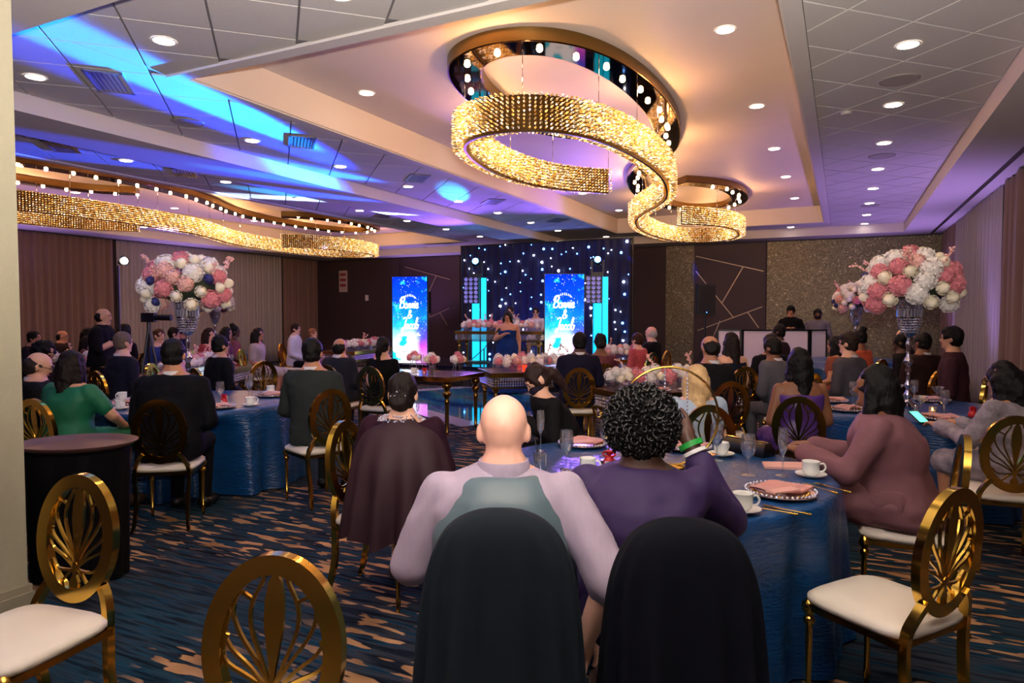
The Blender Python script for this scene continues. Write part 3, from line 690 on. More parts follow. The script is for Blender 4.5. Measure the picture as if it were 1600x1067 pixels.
def charger(x, y, rz, where, z=TZ, group=None):
    t = thing('charger_plate', 'beaded glass charger plate '+where, 'plate', (x, y, z), rz, group)
    ds = MB().lathe([(.001, .004), (.09, .004), (.1, .007), (.15, .018), (.16, .02), (.16, .016), (.1, .001), (.001, 0)], 36, caps=False).build('dish', mat('rose_glass', '#c9a59c', .12, .5), t, 60)
    bm_ = MB().ball((0, 0, 0), .0085, 6, 4).mesh('bead', 180)
    for k in range(44): link('bead', bm_, CRYS, ds, (.152*cos(2*pi*k/44), .152*sin(2*pi*k/44), .021))
    for k in range(26): link('gold_dot', bm_, GOLD, ds, (.118*cos(2*pi*k/26), .118*sin(2*pi*k/26), .014))
    nk = thing('napkin', 'dusty rose napkin on the charger '+where, 'napkin', (x, y, z+.021), rz+.5, group)
    mb = MB(); rows = []
    for j in range(5):
        v = j/4; rows.append([(-.125+.25*u/6, -.07+.14*v+.012*sin(u), .004+.007*sin(u*1.3+v*3)+.012*(1-abs(u/3-1))*v) for u in range(7)])
    rows2 = [[(x_, y_, z_+.009) for x_, y_, z_ in r] for r in rows]
    mb.loft(rows, False, False); mb.loft(rows2, False, False); mb.loft([rows[0], rows2[0]], False, False); mb.loft([rows[-1], rows2[-1]], False, False); mb.build('cloth', NAPK, nk, 60)
    mb = MB(); mb.box(-.125, .03, -.085, -.03, .012, .02); mb.build('folded_edge', mat('rose_napkin_light', '#dba79c', .7), nk, None)
def cutlery(x, y, rz, kind, where, z=TZ, group=None):
    t = thing(kind, 'gold %s %s' % (kind, where), kind, (x, y, z), rz, group)
    MB().tube([(0, -.1, .004), (0, -.06, .006), (0, .0, .005), (0, .035, .004)], [.007, .004, .003, .004], 6, flat=(1, .6)).build('handle', GOLD, t)
    for q in (-.1, -.088, -.076): MB().ball((0, q, .005), (.009, .008, .005), 8, 5).build('knurl', GOLD, t)
    if kind == 'knife': MB().tube([(0, .03, .004), (0, .06, .004), (.002, .11, .004)], [.006, .009, .003], 6, flat=(1, .25)).build('blade', GOLD, t)
    elif kind == 'spoon': MB().ball((0, .062, .006), (.017, .028, .005), 12, 6).build('bowl', GOLD, t)
    else:
        MB().box(-.011, .011, .032, .055, .003, .006).build('neck', GOLD, t, None)
        for q in (-.0095, -.003, .0035, .010): MB().box(q-.0016, q+.0016, .053, .095, .003, .006).build('tine', GOLD, t, None)
def favor(x, y, rz, where, z=TZ, group=None):
    t = thing('favor_bag', 'small red favor bag with a bow '+where, 'favor', (x, y, z), rz, group)
    bg = MB().lathe([(.001, 0), (.026, 0), (.032, .01), (.03, .035), (.02, .052), (.008, .06), (.016, .075), (.022, .085), (.012, .078), (.003, .07)], 14, caps=False, ripple=lambda a, q: .08*sin(a*6)).build('bag', RED, t, 60)
    for s in (-1, 1): MB().tube(crom([(0, 0, .06), (s*.022, .004, .078), (s*.034, 0, .066), (s*.018, -.004, .056), (0, 0, .06)], 4), .006, 6).build('bow_loop', RED, bg)
    MB().box(-.014, .014, -.034, -.030, .014, .034).build('tag', mat('tag_white', '#efe6e0', .6), bg, None)
def candle(x, y, where, z=TZ, group=None):
    t = thing('votive_candle', 'small votive candle in a glass cup '+where, 'candle', (x, y, z), 0, group)
    MB().lathe([(.001, 0), (.028, 0), (.033, .06), (.031, .06), (.026, .005), (.001, .005)], 16, caps=False).build('glass_cup', GLASS, t, 60)
    MB().lathe([(.001, .006), (.024, .006), (.024, .03), (.001, .03)], 14, caps=False).build('wax', mat('wax', '#f0d9b0', .6), t, 60)
    MB().ball((0, 0, .042), (.005, .005, .012), 8, 6).build('flame', mat('flame', '#ffb050', .5, emit='#ffb050', estr=18), t)
def shaker(x, y, where, z=TZ, group=None):
    t = thing('salt_shaker', 'small glass salt shaker '+where, 'shaker', (x, y, z), 0, group)
    MB().lathe([(.001, 0), (.02, 0), (.017, .05), (.014, .055)], 14, caps=False).build('body', GLASS, t, 60)
    MB().lathe([(.001, .075), (.01, .072), (.0155, .06), (.0155, .053), (.001, .053)], 14, caps=False).build('cap', SILVER, t, 60)
# ------------------------------------------------------------------ people
JOBS = []
def job(name, mb, m, parent, vox, sm=4, extra=None, disp=None):
    o = link(name, mb.mesh(name, 180), m, parent)
    md = o.modifiers.new('r', 'REMESH'); md.mode = 'VOXEL'; md.voxel_size = vox; md.use_smooth_shade = True
    md = o.modifiers.new('s', 'SMOOTH'); md.factor = .5; md.iterations = sm
    JOBS.append((o, extra, disp)); return o
def run_jobs():
    bpy.context.view_layer.update(); dg = bpy.context.evaluated_depsgraph_get()
    new = [bpy.data.meshes.new_from_object(o.evaluated_get(dg)) for o, _, _ in JOBS]
    for (o, extra, disp), me in zip(JOBS, new):
        m = o.material_slots[0].material; o.modifiers.clear(); old = o.data
        if disp:
            amp, fr = disp; nr = [v.normal.copy() for v in me.vertices]
            for v, n in zip(me.vertices, nr): v.co += n*amp*(mnoise.noise(v.co*fr)+.5*mnoise.noise(v.co*fr*2.3))
        if extra:
            bm = bmesh.new(); bm.from_mesh(me); vs = [bm.verts.new(p) for p in extra.v]
            for f in extra.f:
                try: bm.faces.new([vs[i] for i in f])
                except ValueError: pass
            bm.to_mesh(me); bm.free()
        me.polygons.foreach_set('use_smooth', [True]*len(me.polygons))
        o.data = me
        if len(me.materials) == 0: me.materials.append(None)
        o.material_slots[0].link = 'OBJECT'; o.material_slots[0].material = m; bpy.data.meshes.remove(old)
    JOBS.clear()
SK = {'light': '#d9a78d', 'pink': '#e0ac96', 'tan': '#b98263', 'brown': '#7d5138', 'dark': '#4b2f24', 'olive': '#c5977a'}
def skin(k): return mat('skin_'+k, SK[k], .5, var=.06, vscale=20, bump=.03, bscale=200)
def cloth(c, rough=.8, **k): return mat('cloth_'+c.strip('#')+('%d' % int(rough*100)), c, rough, var=.1, vscale=8, bump=.12, bscale=14, spec=.12, **k)
def hairm(c): return mat('hair_'+c.strip('#'), c, .5, var=.35, vscale=30, bump=.35, bscale=60, stretch=(3, 3, .5), spec=.18)
TM = [(0, .15, .115), (.04, .178, .135), (.12, .18, .135), (.2, .168, .12), (.3, .168, .116), (.4, .182, .12), (.47, .192, .115), (.52, .186, .1), (.555, .15, .085), (.585, .088, .07), (.63, .058, .058)]
TF = [(0, .155, .12), (.04, .182, .14), (.12, .182, .138), (.2, .155, .115), (.28, .138, .105), (.38, .15, .122), (.45, .165, .118), (.505, .165, .095), (.545, .13, .08), (.58, .075, .062), (.63, .05, .05)]
def person(X, Y, top, face, label, sk='light', hair=('short', '#17120f'), fit='suit', col='#14151a', col2=None, pose='sit', wide=1., fem=False, lean=.03, hy=0, hp=0, arms=('lap', 'lap'), vox=.017, floor=0., glasses=False, seen=False, collar=None, sleeve=1., zhi=None, gown=False, roll=0, group=None, depth=1., mask=None):
    hs = .93 if fem else .98
    cf, sf = cos(face), sin(face); F = Vector((-sf, cf, 0))
    Rt = Vector((cf, sf, 0)); hl = lean*1.08+.02
    org = Vector((X, Y, floor))-F*hl-Rt*roll*1.1
    ht = top-floor; sit = pose == 'sit'
    z0 = .487 if sit else ht*.5; k = (ht-z0)/.85; T = TF if fem else TM
    zr = lambda q: z0+k*q*1.05
    def yo(q): return lean*min(q, .62)/.56
    def xo(q): return roll*min(q, .62)/.56
    def tor(mb, inf=0, lo=0, hi=.63, top_w=1.):
        rows = []; n = 24
        def at(q):
            for a, b in zip(T, T[1:]):
                if a[0] <= q <= b[0]:
                    t = (q-a[0])/(b[0]-a[0]); return a[1]+(b[1]-a[1])*t, a[2]+(b[2]-a[2])*t
            return T[-1][1:]
        for q in [lo]+[r[0] for r in T if lo < r[0] < hi]+[hi]:
            a, b = at(q); wq = wide if q < .5 else 1+(wide-1)*max(0, (.6-q)/.1)
            a = a*wq*(top_w if q > .42 else 1)+inf; b = b*(1+(wq-1)*.8)*depth+inf; row = []
            for j in range(n):
                th = 2*pi*j/n; c_, s_ = cos(th), sin(th); row.append((xo(q)+a*math.copysign(abs(c_)**.85, c_), yo(q)+b*math.copysign(abs(s_)**.85, s_), zr(q)))
            rows.append(row)
        mb.loft(rows)
    sh = (.155 if fem else .172)*(1+(wide-1)*.75); zs = zr(.5)
    arml = k*(.27 if fem else .285); AR = []
    for s, a in zip((-1, 1), arms):
        s0 = Vector((xo(.5)+s*sh, yo(.5)-.005, zs))
        if isinstance(a, tuple): el, wr = Vector(a[0]), Vector(a[1])
        elif a == 'table': el = s0+Vector((s*.06, .12, -.23*k)); wr = Vector((xo(.3)+s*.12, yo(.5)+.36, max(.80, zr(.33))))
        elif a == 'hang': el = s0+Vector((s*.05, -.03, -.27*k)); wr = el+Vector((s*.01, .05, -.24*k))
        elif a == 'raise': el = s0+Vector((s*.09, .17, -.19*k)); wr = Vector((xo(.6)+s*.1, yo(.6)+.15, zr(.66)))
        elif a == 'chest': el = s0+Vector((s*.07, .03, -.25*k)); wr = Vector((xo(.4)+s*.04, yo(.4)+.22, zr(.36)))
        else: el = s0+Vector((s*.06, .0, -.26*k)); wr = Vector((s*.1, .22, .66 if sit else zr(.02)))
        AR.append((s, s0, el, wr))
    def arm(mb, inf, frac, flare=0):
        wa = .9 if fem else 1.; wa *= 1+(wide-1)*.6
        for s, s0, el, wr in AR:
            if frac <= 0: continue
            mb.ball(s0, .056*wa+inf, 10, 8)
            e2 = s0.lerp(el, min(1, frac*2)); mb.capsule(s0, e2, .054*wa+inf, .045*wa+inf+flare*.5)
            if frac > .5: mb.capsule(el, el.lerp(wr, (frac-.5)*2), .043*wa+inf+flare*.5, .031*wa+inf+flare)
    def legs(mb, inf, frac=1.):
        ww = 1+(wide-1)*.7
        for s in (-1, 1):
            if sit:
                hip = Vector((s*.095*wide, .02, z0+.082*ww+inf-.012)); kn = Vector((s*.11, .44, max(.53, .472+.056*ww+inf))); an = Vector((s*.11, .40, .1))
            else:
                hip = Vector((s*.09*wide, 0, z0+.02)); kn = Vector((s*.1, .015, z0*.54)); an = Vector((s*.105, -.01, .09))
            mb.capsule(hip, kn, .082*ww+inf, .056*ww+inf)
            if frac >= 1: mb.capsule(kn, an, .053+inf, .036+inf)
    HC = Vector((xo(.63), hl, ht-.12*hs)); HM = Matrix.Translation(HC) @ Matrix.Rotation(R(hy), 4, 'Z') @ Matrix.Rotation(R(-hp), 4, 'X') @ Matrix.Scale(hs, 4)
    H = lambda x, y, z: HM @ Vector((x, y, z)); H3 = HM.to_3x3()
    b = MB(); tor(b, 0, 0, .63); arm(b, 0, 1); legs(b, 0)
    b.capsule(Vector((xo(.6), yo(.6)-.008, zr(.56))), H(0, -.015, -.05), .062*(1 if not fem else .8)*(1+(wide-1)*.5), .056*(1 if not fem else .8)*(1+(wide-1)*.5))
    b.ball(H(0, -.005, .02), (.075, .094, .1), 16, 12, H3); b.ball(H(0, -.016, .036), (.078, .09, .083), 16, 12, H3); b.ball(H(0, .02, -.05), (.056, .064, .066), 14, 10, H3)
    b.capsule(H(0, .084, .012), H(0, .103, -.02), .008*hs, .013*hs, 8); b.capsule(H(-.032, .078, .03), H(.032, .078, .03), .014*hs, .014*hs, 8); b.capsule(H(0, .07, -.085), H(0, .075, -.09), .022*hs, .022*hs, 8)
    for s in (-1, 1):
        b.ball(H(s*.079, -.012, -.008), (.014, .024, .034), 8, 6, H3)
        if sit: b.capsule((s*.11, .40, .06), (s*.12, .53, .045), .042, .035)
        else: b.capsule((s*.105, -.03, .055), (s*.115, .13, .04), .042, .034)
    ex = MB()
    for s, s0, el, wr in AR:   # hands: palm, four fingers, thumb
        d = (wr-el).normalized(); up = Vector((0, 0, 1)) if abs(d.z) < .8 else Vector((0, -1, 0)); sd = d.cross(up).normalized()*-s; nm = sd.cross(d).normalized()
        if nm.z > 0: nm = -nm
        b.capsule(wr, wr+d*.03, .03, .033, 8); b.capsule(wr+d*.035-sd*.018, wr+d*.075-sd*.02, .021, .019, 8); b.capsule(wr+d*.035+sd*.018, wr+d*.075+sd*.02, .021, .019, 8)
        for i, L in enumerate((.062, .075, .07, .055)):
            q = wr+d*.082+sd*(-.03+.02*i)*-1; m1 = q+d*L*.5+nm*.006; m2 = m1+d*L*.32+nm*.022; ex.tube([q-d*.03, q, m1, m2, m2+d*.01+nm*.012], [.0095, .0095, .0088, .0075, .004], 6)
        q = wr+d*.03+sd*.032; ex.tube([q-sd*.02, q+sd*.012+d*.015, q+sd*.022+d*.045+nm*.008, q+sd*.018+d*.066+nm*.014], [.012, .012, .01, .005], 6)
    body = job('person', b, skin(sk), None, vox, 3, ex); body.location = org; body.rotation_euler = (0, 0, face); tag(body, label, 'person', group)
    # ---- clothes
    cm = col if not isinstance(col, str) else cloth(col); c2 = (col2 if not isinstance(col2, str) else cloth(col2)) if col2 else cm
    vc = max(.011, vox)
    def garment(name, m, fn, disp=None, v=None, sm=5):
        mb = MB(); fn(mb); return job(name, mb, m, body, v or vc, sm, None, disp)
    fold = (.012, 7.)
    if fit == 'suit':
        def f(mb):
            tor(mb, .022, .01, .575); arm(mb, .016, .97, .006)
            for s in (-1, 1): mb.ball((xo(.52)+s*sh*.92, yo(.52)-.006, zr(.525)), (.07, .062, .04), 12, 8)
            if sit: mb.box(-.16*wide, .16*wide, -.15, .1, z0-.0, z0+.16)
        garment('jacket', cm, f, fold); garment('trousers', c2, lambda mb: legs(mb, .014))
        cl = MB().lathe([(.075, 0), (.077, .02), (.072, .042), (.066, .042), (.066, .0)], 20, (xo(.58), yo(.58)-.008, zr(.56)), caps=False); cl.build('shirt_collar', cloth(collar or '#d8d4d8', .7), body)
    elif fit == 'shirt':
        garment('shirt', cm, lambda mb: (tor(mb, .014, .02, .595), arm(mb, .016, sleeve, .012)), fold); garment('trousers', c2, lambda mb: legs(mb, .014))
        if collar: MB().lathe([(.088, -.02), (.088, .018), (.08, .046), (.074, .046), (.076, 0)], 24, (xo(.58), yo(.58)-.008, zr(.565)), caps=False).build('shirt_collar', cm, body)
    elif fit == 'dress':
        zh = zhi or .55
        garment('dress', cm, lambda mb: (tor(mb, .013, .0, zh), arm(mb, .014, sleeve, .012 if sleeve else 0)), fold)
        def f(mb):
            if sit:
                legs(mb, .03, 1 if gown else .5); mb.box(-.12*wide, .12*wide, 0, .42, z0, z0+.12)
            else:
                n = 28; rows = []
                for q, r in ((zr(.2), .16), (zr(.1), .195), (z0, .2), (z0*.6, .24), (z0*.3, .29), (.03, .34)):
                    rows.append([(r*wide*(1+.05*sin(j*1.8))*cos(2*pi*j/n), .78*r*wide*(1+.05*sin(j*1.8))*sin(2*pi*j/n), q) for j in range(n)])
                mb.loft(rows)
        garment('skirt', c2, f, (.01, 9))
    if fit in ('suit', 'shirt') or pose == 'sit':
        sm_ = mat('shoe_black', '#15110f', .35) if not fem else mat('shoe_nude', '#5a4438', .4)
        for s in (-1, 1):
            q = MB(); q.capsule((s*.11, .385 if sit else -.045, .055), (s*.122, .55 if sit else .15, .045), .054, .044); q.v = [(x_, y_, max(.006, z_)) for x_, y_, z_ in q.v]; q.build('shoe', sm_, body, 180)
    # ---- hair
    st, hc = hair
    if st != 'bald':
        hb = MB(); vh = max(.009, vox*.75); V = lambda a, b_, r1, r2: hb.capsule(H(*a), H(*b_), r1*hs, r2*hs)
        Bq = lambda c_, r: hb.ball(H(*c_), r, 14, 10, H3)
        if st == 'balding':
            Bq((0, -.032, .0), (.091, .088, .08)); Bq((0, -.042, -.03), (.08, .072, .058))
        else:
            Bq((0, -.016, .032), (.089, .102, .104)); Bq((0, -.035, -.03), (.08, .074, .06))
        if st == 'thick': Bq((0, .0, .06), (.084, .092, .075)); Bq((0, .045, .085), (.06, .05, .04))
        if st in ('long', 'verylong'):
            e = -.3 if st == 'long' else -.42
            V((0, -.06, .0), (0, -.085-lean*.5, e), .085, .07)
            for s in (-1, 1): V((s*.062, -.03, .02), (s*.085, -.05, e*.9), .042, .045); V((s*.075, .01, .0), (s*.085, .02, e*.7), .026, .024)
        if st == 'bob':
            V((0, -.05, 0), (0, -.07, -.14), .09, .085)
            for s in (-1, 1): V((s*.06, -.01, .01), (s*.075, .0, -.14), .045, .045)
        if st == 'bun': Bq((0, -.1, .055), (.055, .05, .055))
        if st == 'lowbun': Bq((0, -.1, -.03), (.062, .05, .055))
        if st == 'topbun': Bq((0, -.05, .13), (.06, .06, .05))
        if st == 'pony': V((0, -.09, .03), (0, -.135, -.05), .036, .045); V((0, -.135, -.05), (.01, -.14, -.24), .045, .02)
        if st == 'curly': Bq((0, -.02, .03), (.112, .118, .118)); Bq((0, -.03, -.05), (.1, .09, .07))
        hd = {'curly': (.03, 26), 'short': (.006, 30), 'thick': (.012, 22)}.get(st, (.012, 16))
        job('hair', hb, hairm(hc), body, vh, 3, None, hd)
    if seen:
        em = mat('eye_dark', '#1a1210', .2); lm = mat('lips', '#8c4a46', .5)
        for s in (-1, 1):
            MB().ball(H(s*.031, .083, .006), (.012*hs, .008*hs, .006*hs), 8, 6, H3).build('eye', em, body)
            MB().tube([H(s*.014, .093, .027), H(s*.032, .093, .032), H(s*.05, .082, .026)], .0045, 6).build('eyebrow', hairm(hc), body)
        if not mask: MB().tube([H(-.022, .078, -.053), H(-.008, .088, -.05), H(.008, .088, -.05), H(.022, .078, -.053)], [.004, .007, .007, .004], 6).build('lips', lm, body)
    if mask:
        mb = MB().ball(H(0, .035, -.045), (.066, .074, .052), 14, 10, H3); mb.build('face_mask', cloth(mask, .7), body)
    if glasses:
        gm = BLACKP
        for s in (-1, 1):
            c_ = [H(s*.034+.026*cos(a)*1.0, .103, .004+.019*sin(a)) for a in [2*pi*i/14 for i in range(15)]]
            MB().tube(c_, .0028, 6).build('lens_rim', gm, body); MB().tube([H(s*.06, .1, .008), H(s*.08, .05, .01), H(s*.084, -.01, .005)], .0028, 6).build('temple', gm, body)
        MB().tube([H(-.01, .105, .006), H(.01, .105, .006)], .0028, 6).build('bridge', gm, body)
    return body, HM, (zr, xo, yo)
def world(body, p): return Matrix.Translation(body.location) @ Matrix.Rotation(body.rotation_euler[2], 4, 'Z') @ Vector(p)
# ------------------------------------------------------------------ stage, screens, dance floor
SZ = .45
t = thing('stage', 'low black stage with a pleated skirt below the starry backdrop', 'stage', (-6.7, 14.7, 0))
MB().box(-3.0, 2.9, -1.95, 1.9, SZ-.06, SZ).build('deck', mat('stage_deck', '#101428', .12, var=.3, spec=.7), t, None)
mb = MB(); rows = []
for z in (0.01, SZ-.06):
    rows.append([(-2.98+5.86*i/240, -1.93+.018*sin(i*1.3)+.008*sin(i*.37), z) for i in range(241)])
mb.loft(rows, False, False)
for sx in (-2.98, 2.88): mb.loft([[(sx, -1.93, .01), (sx, 1.85, .01)], [(sx, -1.93, SZ-.06), (sx, 1.85, SZ-.06)]], False, False)
mb.build('skirt', mat('black_skirt', '#0b0b10', .8), t, 180)
def dancemat():
    m = mat('dance_vinyl', '#1c3f7a', .06, spec=.8, coat=.6); nt = m.node_tree; b = nt.nodes['Principled BSDF']; tc = nt.nodes.new('ShaderNodeTexCoord').outputs['Object']
    c = ramp(nt, noise_(nt, tc, .7, 4, (.6, 2.2, 1)), [(.3, hexc('#0c1c4a')), (.45, hexc('#17519b')), (.55, hexc('#2a8fb0')), (.62, hexc('#7c8a8a')), (.7, hexc('#1b2c78'))]).outputs[0]
    v = nt.nodes.new('ShaderNodeTexVoronoi'); v.inputs['Scale'].default_value = 9; nt.links.new(tc, v.inputs['Vector'])
    d = ramp(nt, v.outputs['Distance'], [(.05, BW(1)), (.1, BW(0))]).outputs[0]
    nt.links.new(mixc(nt, d, c, hexc('#dfe9f5')), b.inputs['Base Color']); return m
df = thing('dance_floor', 'glossy blue printed dance floor with a white border in front of the stage', 'dance floor', (-4.8, 8.2, 0), R(149))
MB().box(.35, 4.3, -2.9, -.35, .002, .008).build('printed_vinyl', dancemat(), df, None)
wv = mat('white_vinyl', '#cfc8dc', .12, coat=.5)
for b in ((0, 4.65, -.35, 0), (0, 4.65, -3.25, -2.9), (0, .35, -2.9, -.35), (4.3, 4.65, -2.9, -.35)): MB().box(*b, .002, .008).build('border', wv, df, None)
# starry backdrop
bd = thing('star_backdrop', 'tall dark blue drape dotted with star lights behind the sweetheart table', 'backdrop', (-6.95, 16.0, SZ))
mb = MB(); rows = []
for z in (.004, 1.5, 2.95): rows.append([(-2.35+4.7*i/160, .025*sin(i*.9)+.012*sin(i*.31), z) for i in range(161)])
mb.loft(rows, False, False); dr = mb.build('drape', mat('night_drape', '#0a0d3a', .8, var=.3, vscale=2), bd, 180)
MB().tube([(-2.4, .03, 2.96), (2.4, .03, 2.96)], .025, 8).build('top_bar', BLACKP, bd)
for s in (-1, 1): MB().tube([(s*2.38, .03, 0), (s*2.38, .03, 2.96)], .025, 8).build('upright', BLACKP, bd)
stm = MB().ball((0, 0, 0), .02, 8, 6).mesh('star_light', 180); rnd = random.Random(4)
stw = mat('star_white', '#ffffff', .5, emit='#dfefff', estr=9); stb = mat('star_blue', '#9fc4ff', .5, emit='#5aa0ff', estr=5)
for i in range(150):
    gx, gz = i % 15, i//15; o = link('star_light', stm, stw if rnd.random() < .45 else stb, dr, (-2.17+4.34*(gx+rnd.uniform(-.45, .45))/14, -.05, max(.07, .12+2.7*(gz+rnd.uniform(-.45, .45))/9.))); q = rnd.choice((.7, .8, 1., 1.3, 1.6)) ; o.scale = (q,)*3
# led posters
def stroke(mb, pts, w, y=-.034): mb.tube(crom([(x, y, z) for x, z in pts], 4), w, 6, flat=(1, 1), up=(0, 1, 0))
LET = {'B': [[(.05, 0), (.1, .5), (.16, 1), (.05, .85), (.0, .6), (.12, .95), (.34, 1.02), (.42, .8), (.3, .58), (.16, .54), (.36, .5), (.44, .25), (.3, .02), (.1, .06)]],
       'o': [[(.2, .42), (.06, .36), (.04, .12), (.16, .0), (.28, .12), (.26, .36), (.18, .42), (.34, .36)]], 'n': [[(.02, .4), (.08, .3), (.05, .0), (.1, .28), (.2, .42), (.26, .32), (.24, .06), (.34, .04)]],
       'i': [[(.02, .3), (.08, .42), (.06, .06), (.16, .04)], [(.1, .56), (.12, .6)]], 'e': [[(.02, .18), (.2, .26), (.2, .42), (.08, .4), (.04, .14), (.16, .0), (.3, .12)]],
       '&': [[(.5, .1), (.3, .4), (.12, .72), (.22, .95), (.34, .8), (.2, .55), (.04, .3), (.14, .02), (.36, .1), (.48, .42)]],
       'J': [[(.1, .9), (.25, 1.02), (.42, .96), (.36, .6), (.3, .1), (.2, -.25), (.06, -.2), (.16, .05), (.4, .2)]], 'a': [[(.26, .4), (.08, .38), (.04, .12), (.14, .0), (.26, .3), (.28, .06), (.38, .04)]],
       'c': [[(.26, .36), (.12, .42), (.04, .22), (.1, .02), (.28, .08)]], 'b': [[(.04, .3), (.16, .9), (.1, 1), (.04, .5), (.08, .04), (.24, .04), (.28, .3), (.16, .4), (.34, .34)]]}
WD = {'B': .46, 'o': .31, 'n': .31, 'i': .15, 'e': .28, '&': .5, 'J': .42, 'a': .33, 'c': .27, 'b': .33}
def script(word, x, z, h, w):
    mb = MB(); L = sum(WD[c_] for c_ in word)*h; q = x-L/2
    for c_ in word:
        for s_ in LET[c_]: stroke(mb, [(q+(u+.14*v)*h, z+v*h) for u, v in s_], w)
        q += WD[c_]*h
    return mb
TXT = mat('screen_lettering', '#ffffff', .5, emit='#ffffff', estr=1.8); DTX = mat('screen_small_print', '#28304a', .5)
def poster(x, y, rz, label):
    t = thing('led_poster', label, 'screen', (x, y, SZ), rz)
    MB().box(-.43, .43, -.02, .05, 0, 2.0).build('housing', BLACKP, t, None)
    MB().box(-.415, .415, -.03, -.019, .015, 1.985).build('screen', MT['led_screen'], t, None)
    script('Bonnie', -.02, 1.27, .25, .0125).build('lettering', TXT, t); script('&', 0, 1.04, .19, .0125).build('lettering', TXT, t); script('Jacob', .0, .8, .25, .0125).build('lettering', TXT, t)
    for k in range(9):
        a = pi*(.15+.7*k/8); MB().tube([(.14*cos(a), -.034, 1.46+.08*sin(a)), (.17*cos(a), -.034, 1.46+.125*sin(a))], .008, 4).build('small_letter', TXT, t, None)
    for k in range(13): MB().box(-.27+k*.042, -.245+k*.042, -.036, -.03, .64, .665+.02*(k % 3)).build('small_letter', TXT, t, None)
    for k in range(7): MB().box(-.2+k*.022, -.186+k*.022, -.036, -.03, .27, .285).build('fine_print', DTX, t, None)
poster(-8.9, 12.95, R(14), 'glowing LED poster with a white script couple\'s names, standing alone beside the plum wall panel')
poster(-5.35, 13.55, R(24), 'glowing LED poster with white script names in front of the star drape and cyan tower')
# light towers with blinders and moving heads
def tower(x, y, rz, label, flip):
    t = thing('light_tower', label, 'light tower', (x, y, SZ), rz); cy_ = mat('cyan_lit_panel', '#19cfee', .5, emit='#12c4ee', estr=.75)
    MB().box(-.08, .09, -.12, -.1, .05, 1.38).build('lit_panel', cy_, t, None); MB().box(.12, .24, -.02, 0, .05, 1.98).build('lit_panel', cy_, t, None)
    for xx in (-.1, .1, .24): MB().tube([(xx, 0, 0), (xx, 0, 2.0)], .02, 6).build('upright', SILVER, t)
    MB().box(-.3, .3, -.25, .25, 0, .03).build('base_plate', BLACKP, t, None)
    bp_ = MB().box(-.27, .09, -.2, -.05, 1.38, 2.0).build('blinder', BLACKP, t, None); lm = MB().lathe([(.001, 0), (.036, .004), (.045, .018)], 14, caps=False).mesh('lamp', 60)
    lmm = mat('lamp_lens', '#a9b0e8', .2, emit='#6670e0', estr=.12)
    for i in range(3):
        for j in range(6): link('lamp', lm, lmm, bp_, (-.205+.115*i, -.215, 1.435+.1*j), (R(90), 0, 0))
    MB().box(-.14, .14, -.12, .12, 2.0, 2.08).build('head_base', BLACKP, t, None)
    for s in (-1, 1): MB().box(s*.13-.02, s*.13+.02, -.05, .05, 2.08, 2.36).build('yoke', BLACKP, t, None)
    mh = MB().lathe([(.001, -.14), (.08, -.13), (.1, -.05), (.1, .1), (.085, .14)], 18, M=Matrix.Translation((0, 0, 2.33)) @ Matrix.Rotation(R(80), 4, 'X')).build('moving_head', BLACKP, t)
    MB().ball((0, -.13, 2.36), (.07, .04, .07), 14, 8).build('beam_lens', mat('beam_lens', '#5ab4ff', .3, emit='#2f8cff', estr=60), mh)
tower(-7.72, 13.95, R(20), 'cyan lit light tower with blinder panel rising behind the flower-topped sweetheart table', 1)
tower(-5.02, 14.75, R(20), 'cyan lit light tower half hidden by the LED poster on the star drape', -1)
for x, y in FILL_UP:  # cans added as fixtures for the violet fill spots
    t = thing('fill_uplight', 'small black LED can added on the floor by the wall for violet fill', 'light', (x, y, 0), 0, 'added violet fill lights along the walls')
    MB().lathe([(.001, 0), (.09, 0), (.09, .02), (.075, .03), (.085, .24), (.08, .25), (.07, .235), (.001, .235)], 18, caps=False).build('can', BLACKP, t)
    MB().lathe([(.001, .238), (.068, .238)], 16, caps=False).build('lens', mat('fill_uplight_lens', '#b48cf0', .4, emit='#a070ff', estr=6), t)
# dj booth
t = thing('dj_booth', 'white panelled DJ facade with black frames in front of the glitter wallpaper', 'dj booth', (-1.18, 14.3, 0), R(26)); wf = mat('booth_scrim', '#eee2ee', .6, var=.03)
def panel(x0, x1, rz, px, py):
    M = Matrix.Translation((px, py, 0)) @ Matrix.Rotation(rz, 4, 'Z'); MB().box(x0+.03, x1-.03, -.006, .006, .03, 1.25, M).build('scrim', wf, t, None); f = MB()
    for b in ((x0, x0+.03, 0, 1.28), (x1-.03, x1, 0, 1.28), (x0, x1, 0, .03), (x0, x1, 1.25, 1.28)): f.box(b[0], b[1], -.02, .02, b[2], b[3], M)
    f.build('frame', BLACKP, t, None)
panel(-.66, .66, 0, 0, 0); panel(-.45, 0, R(-20), -.68, 0); panel(0, .42, R(20), .68, 0)
t = thing('dj_table', 'folding DJ table hidden behind the white panels', 'table', (-1.25, 14.82, 0), R(26))
MB().box(-.75, .75, -.28, .28, .9, .94).build('tabletop', BLACKP, t, None)
for sx in (-1, 1):
    for sy in (-1, 1): MB().tube([(sx*.68, sy*.22, 0), (sx*.68, sy*.22, .9)], .018, 8).build('leg', BLACKP, t)
t = thing('laptop', 'open black laptop on the DJ table', 'laptop', (-1.25, 14.85, .94), R(26))
MB().box(-.19, .19, -.13, .13, 0, .02).build('keyboard', BLACKP, t, None); MB().box(-.19, .19, -.14, -.125, .02, .30).build('lid', BLACKP, t, None)
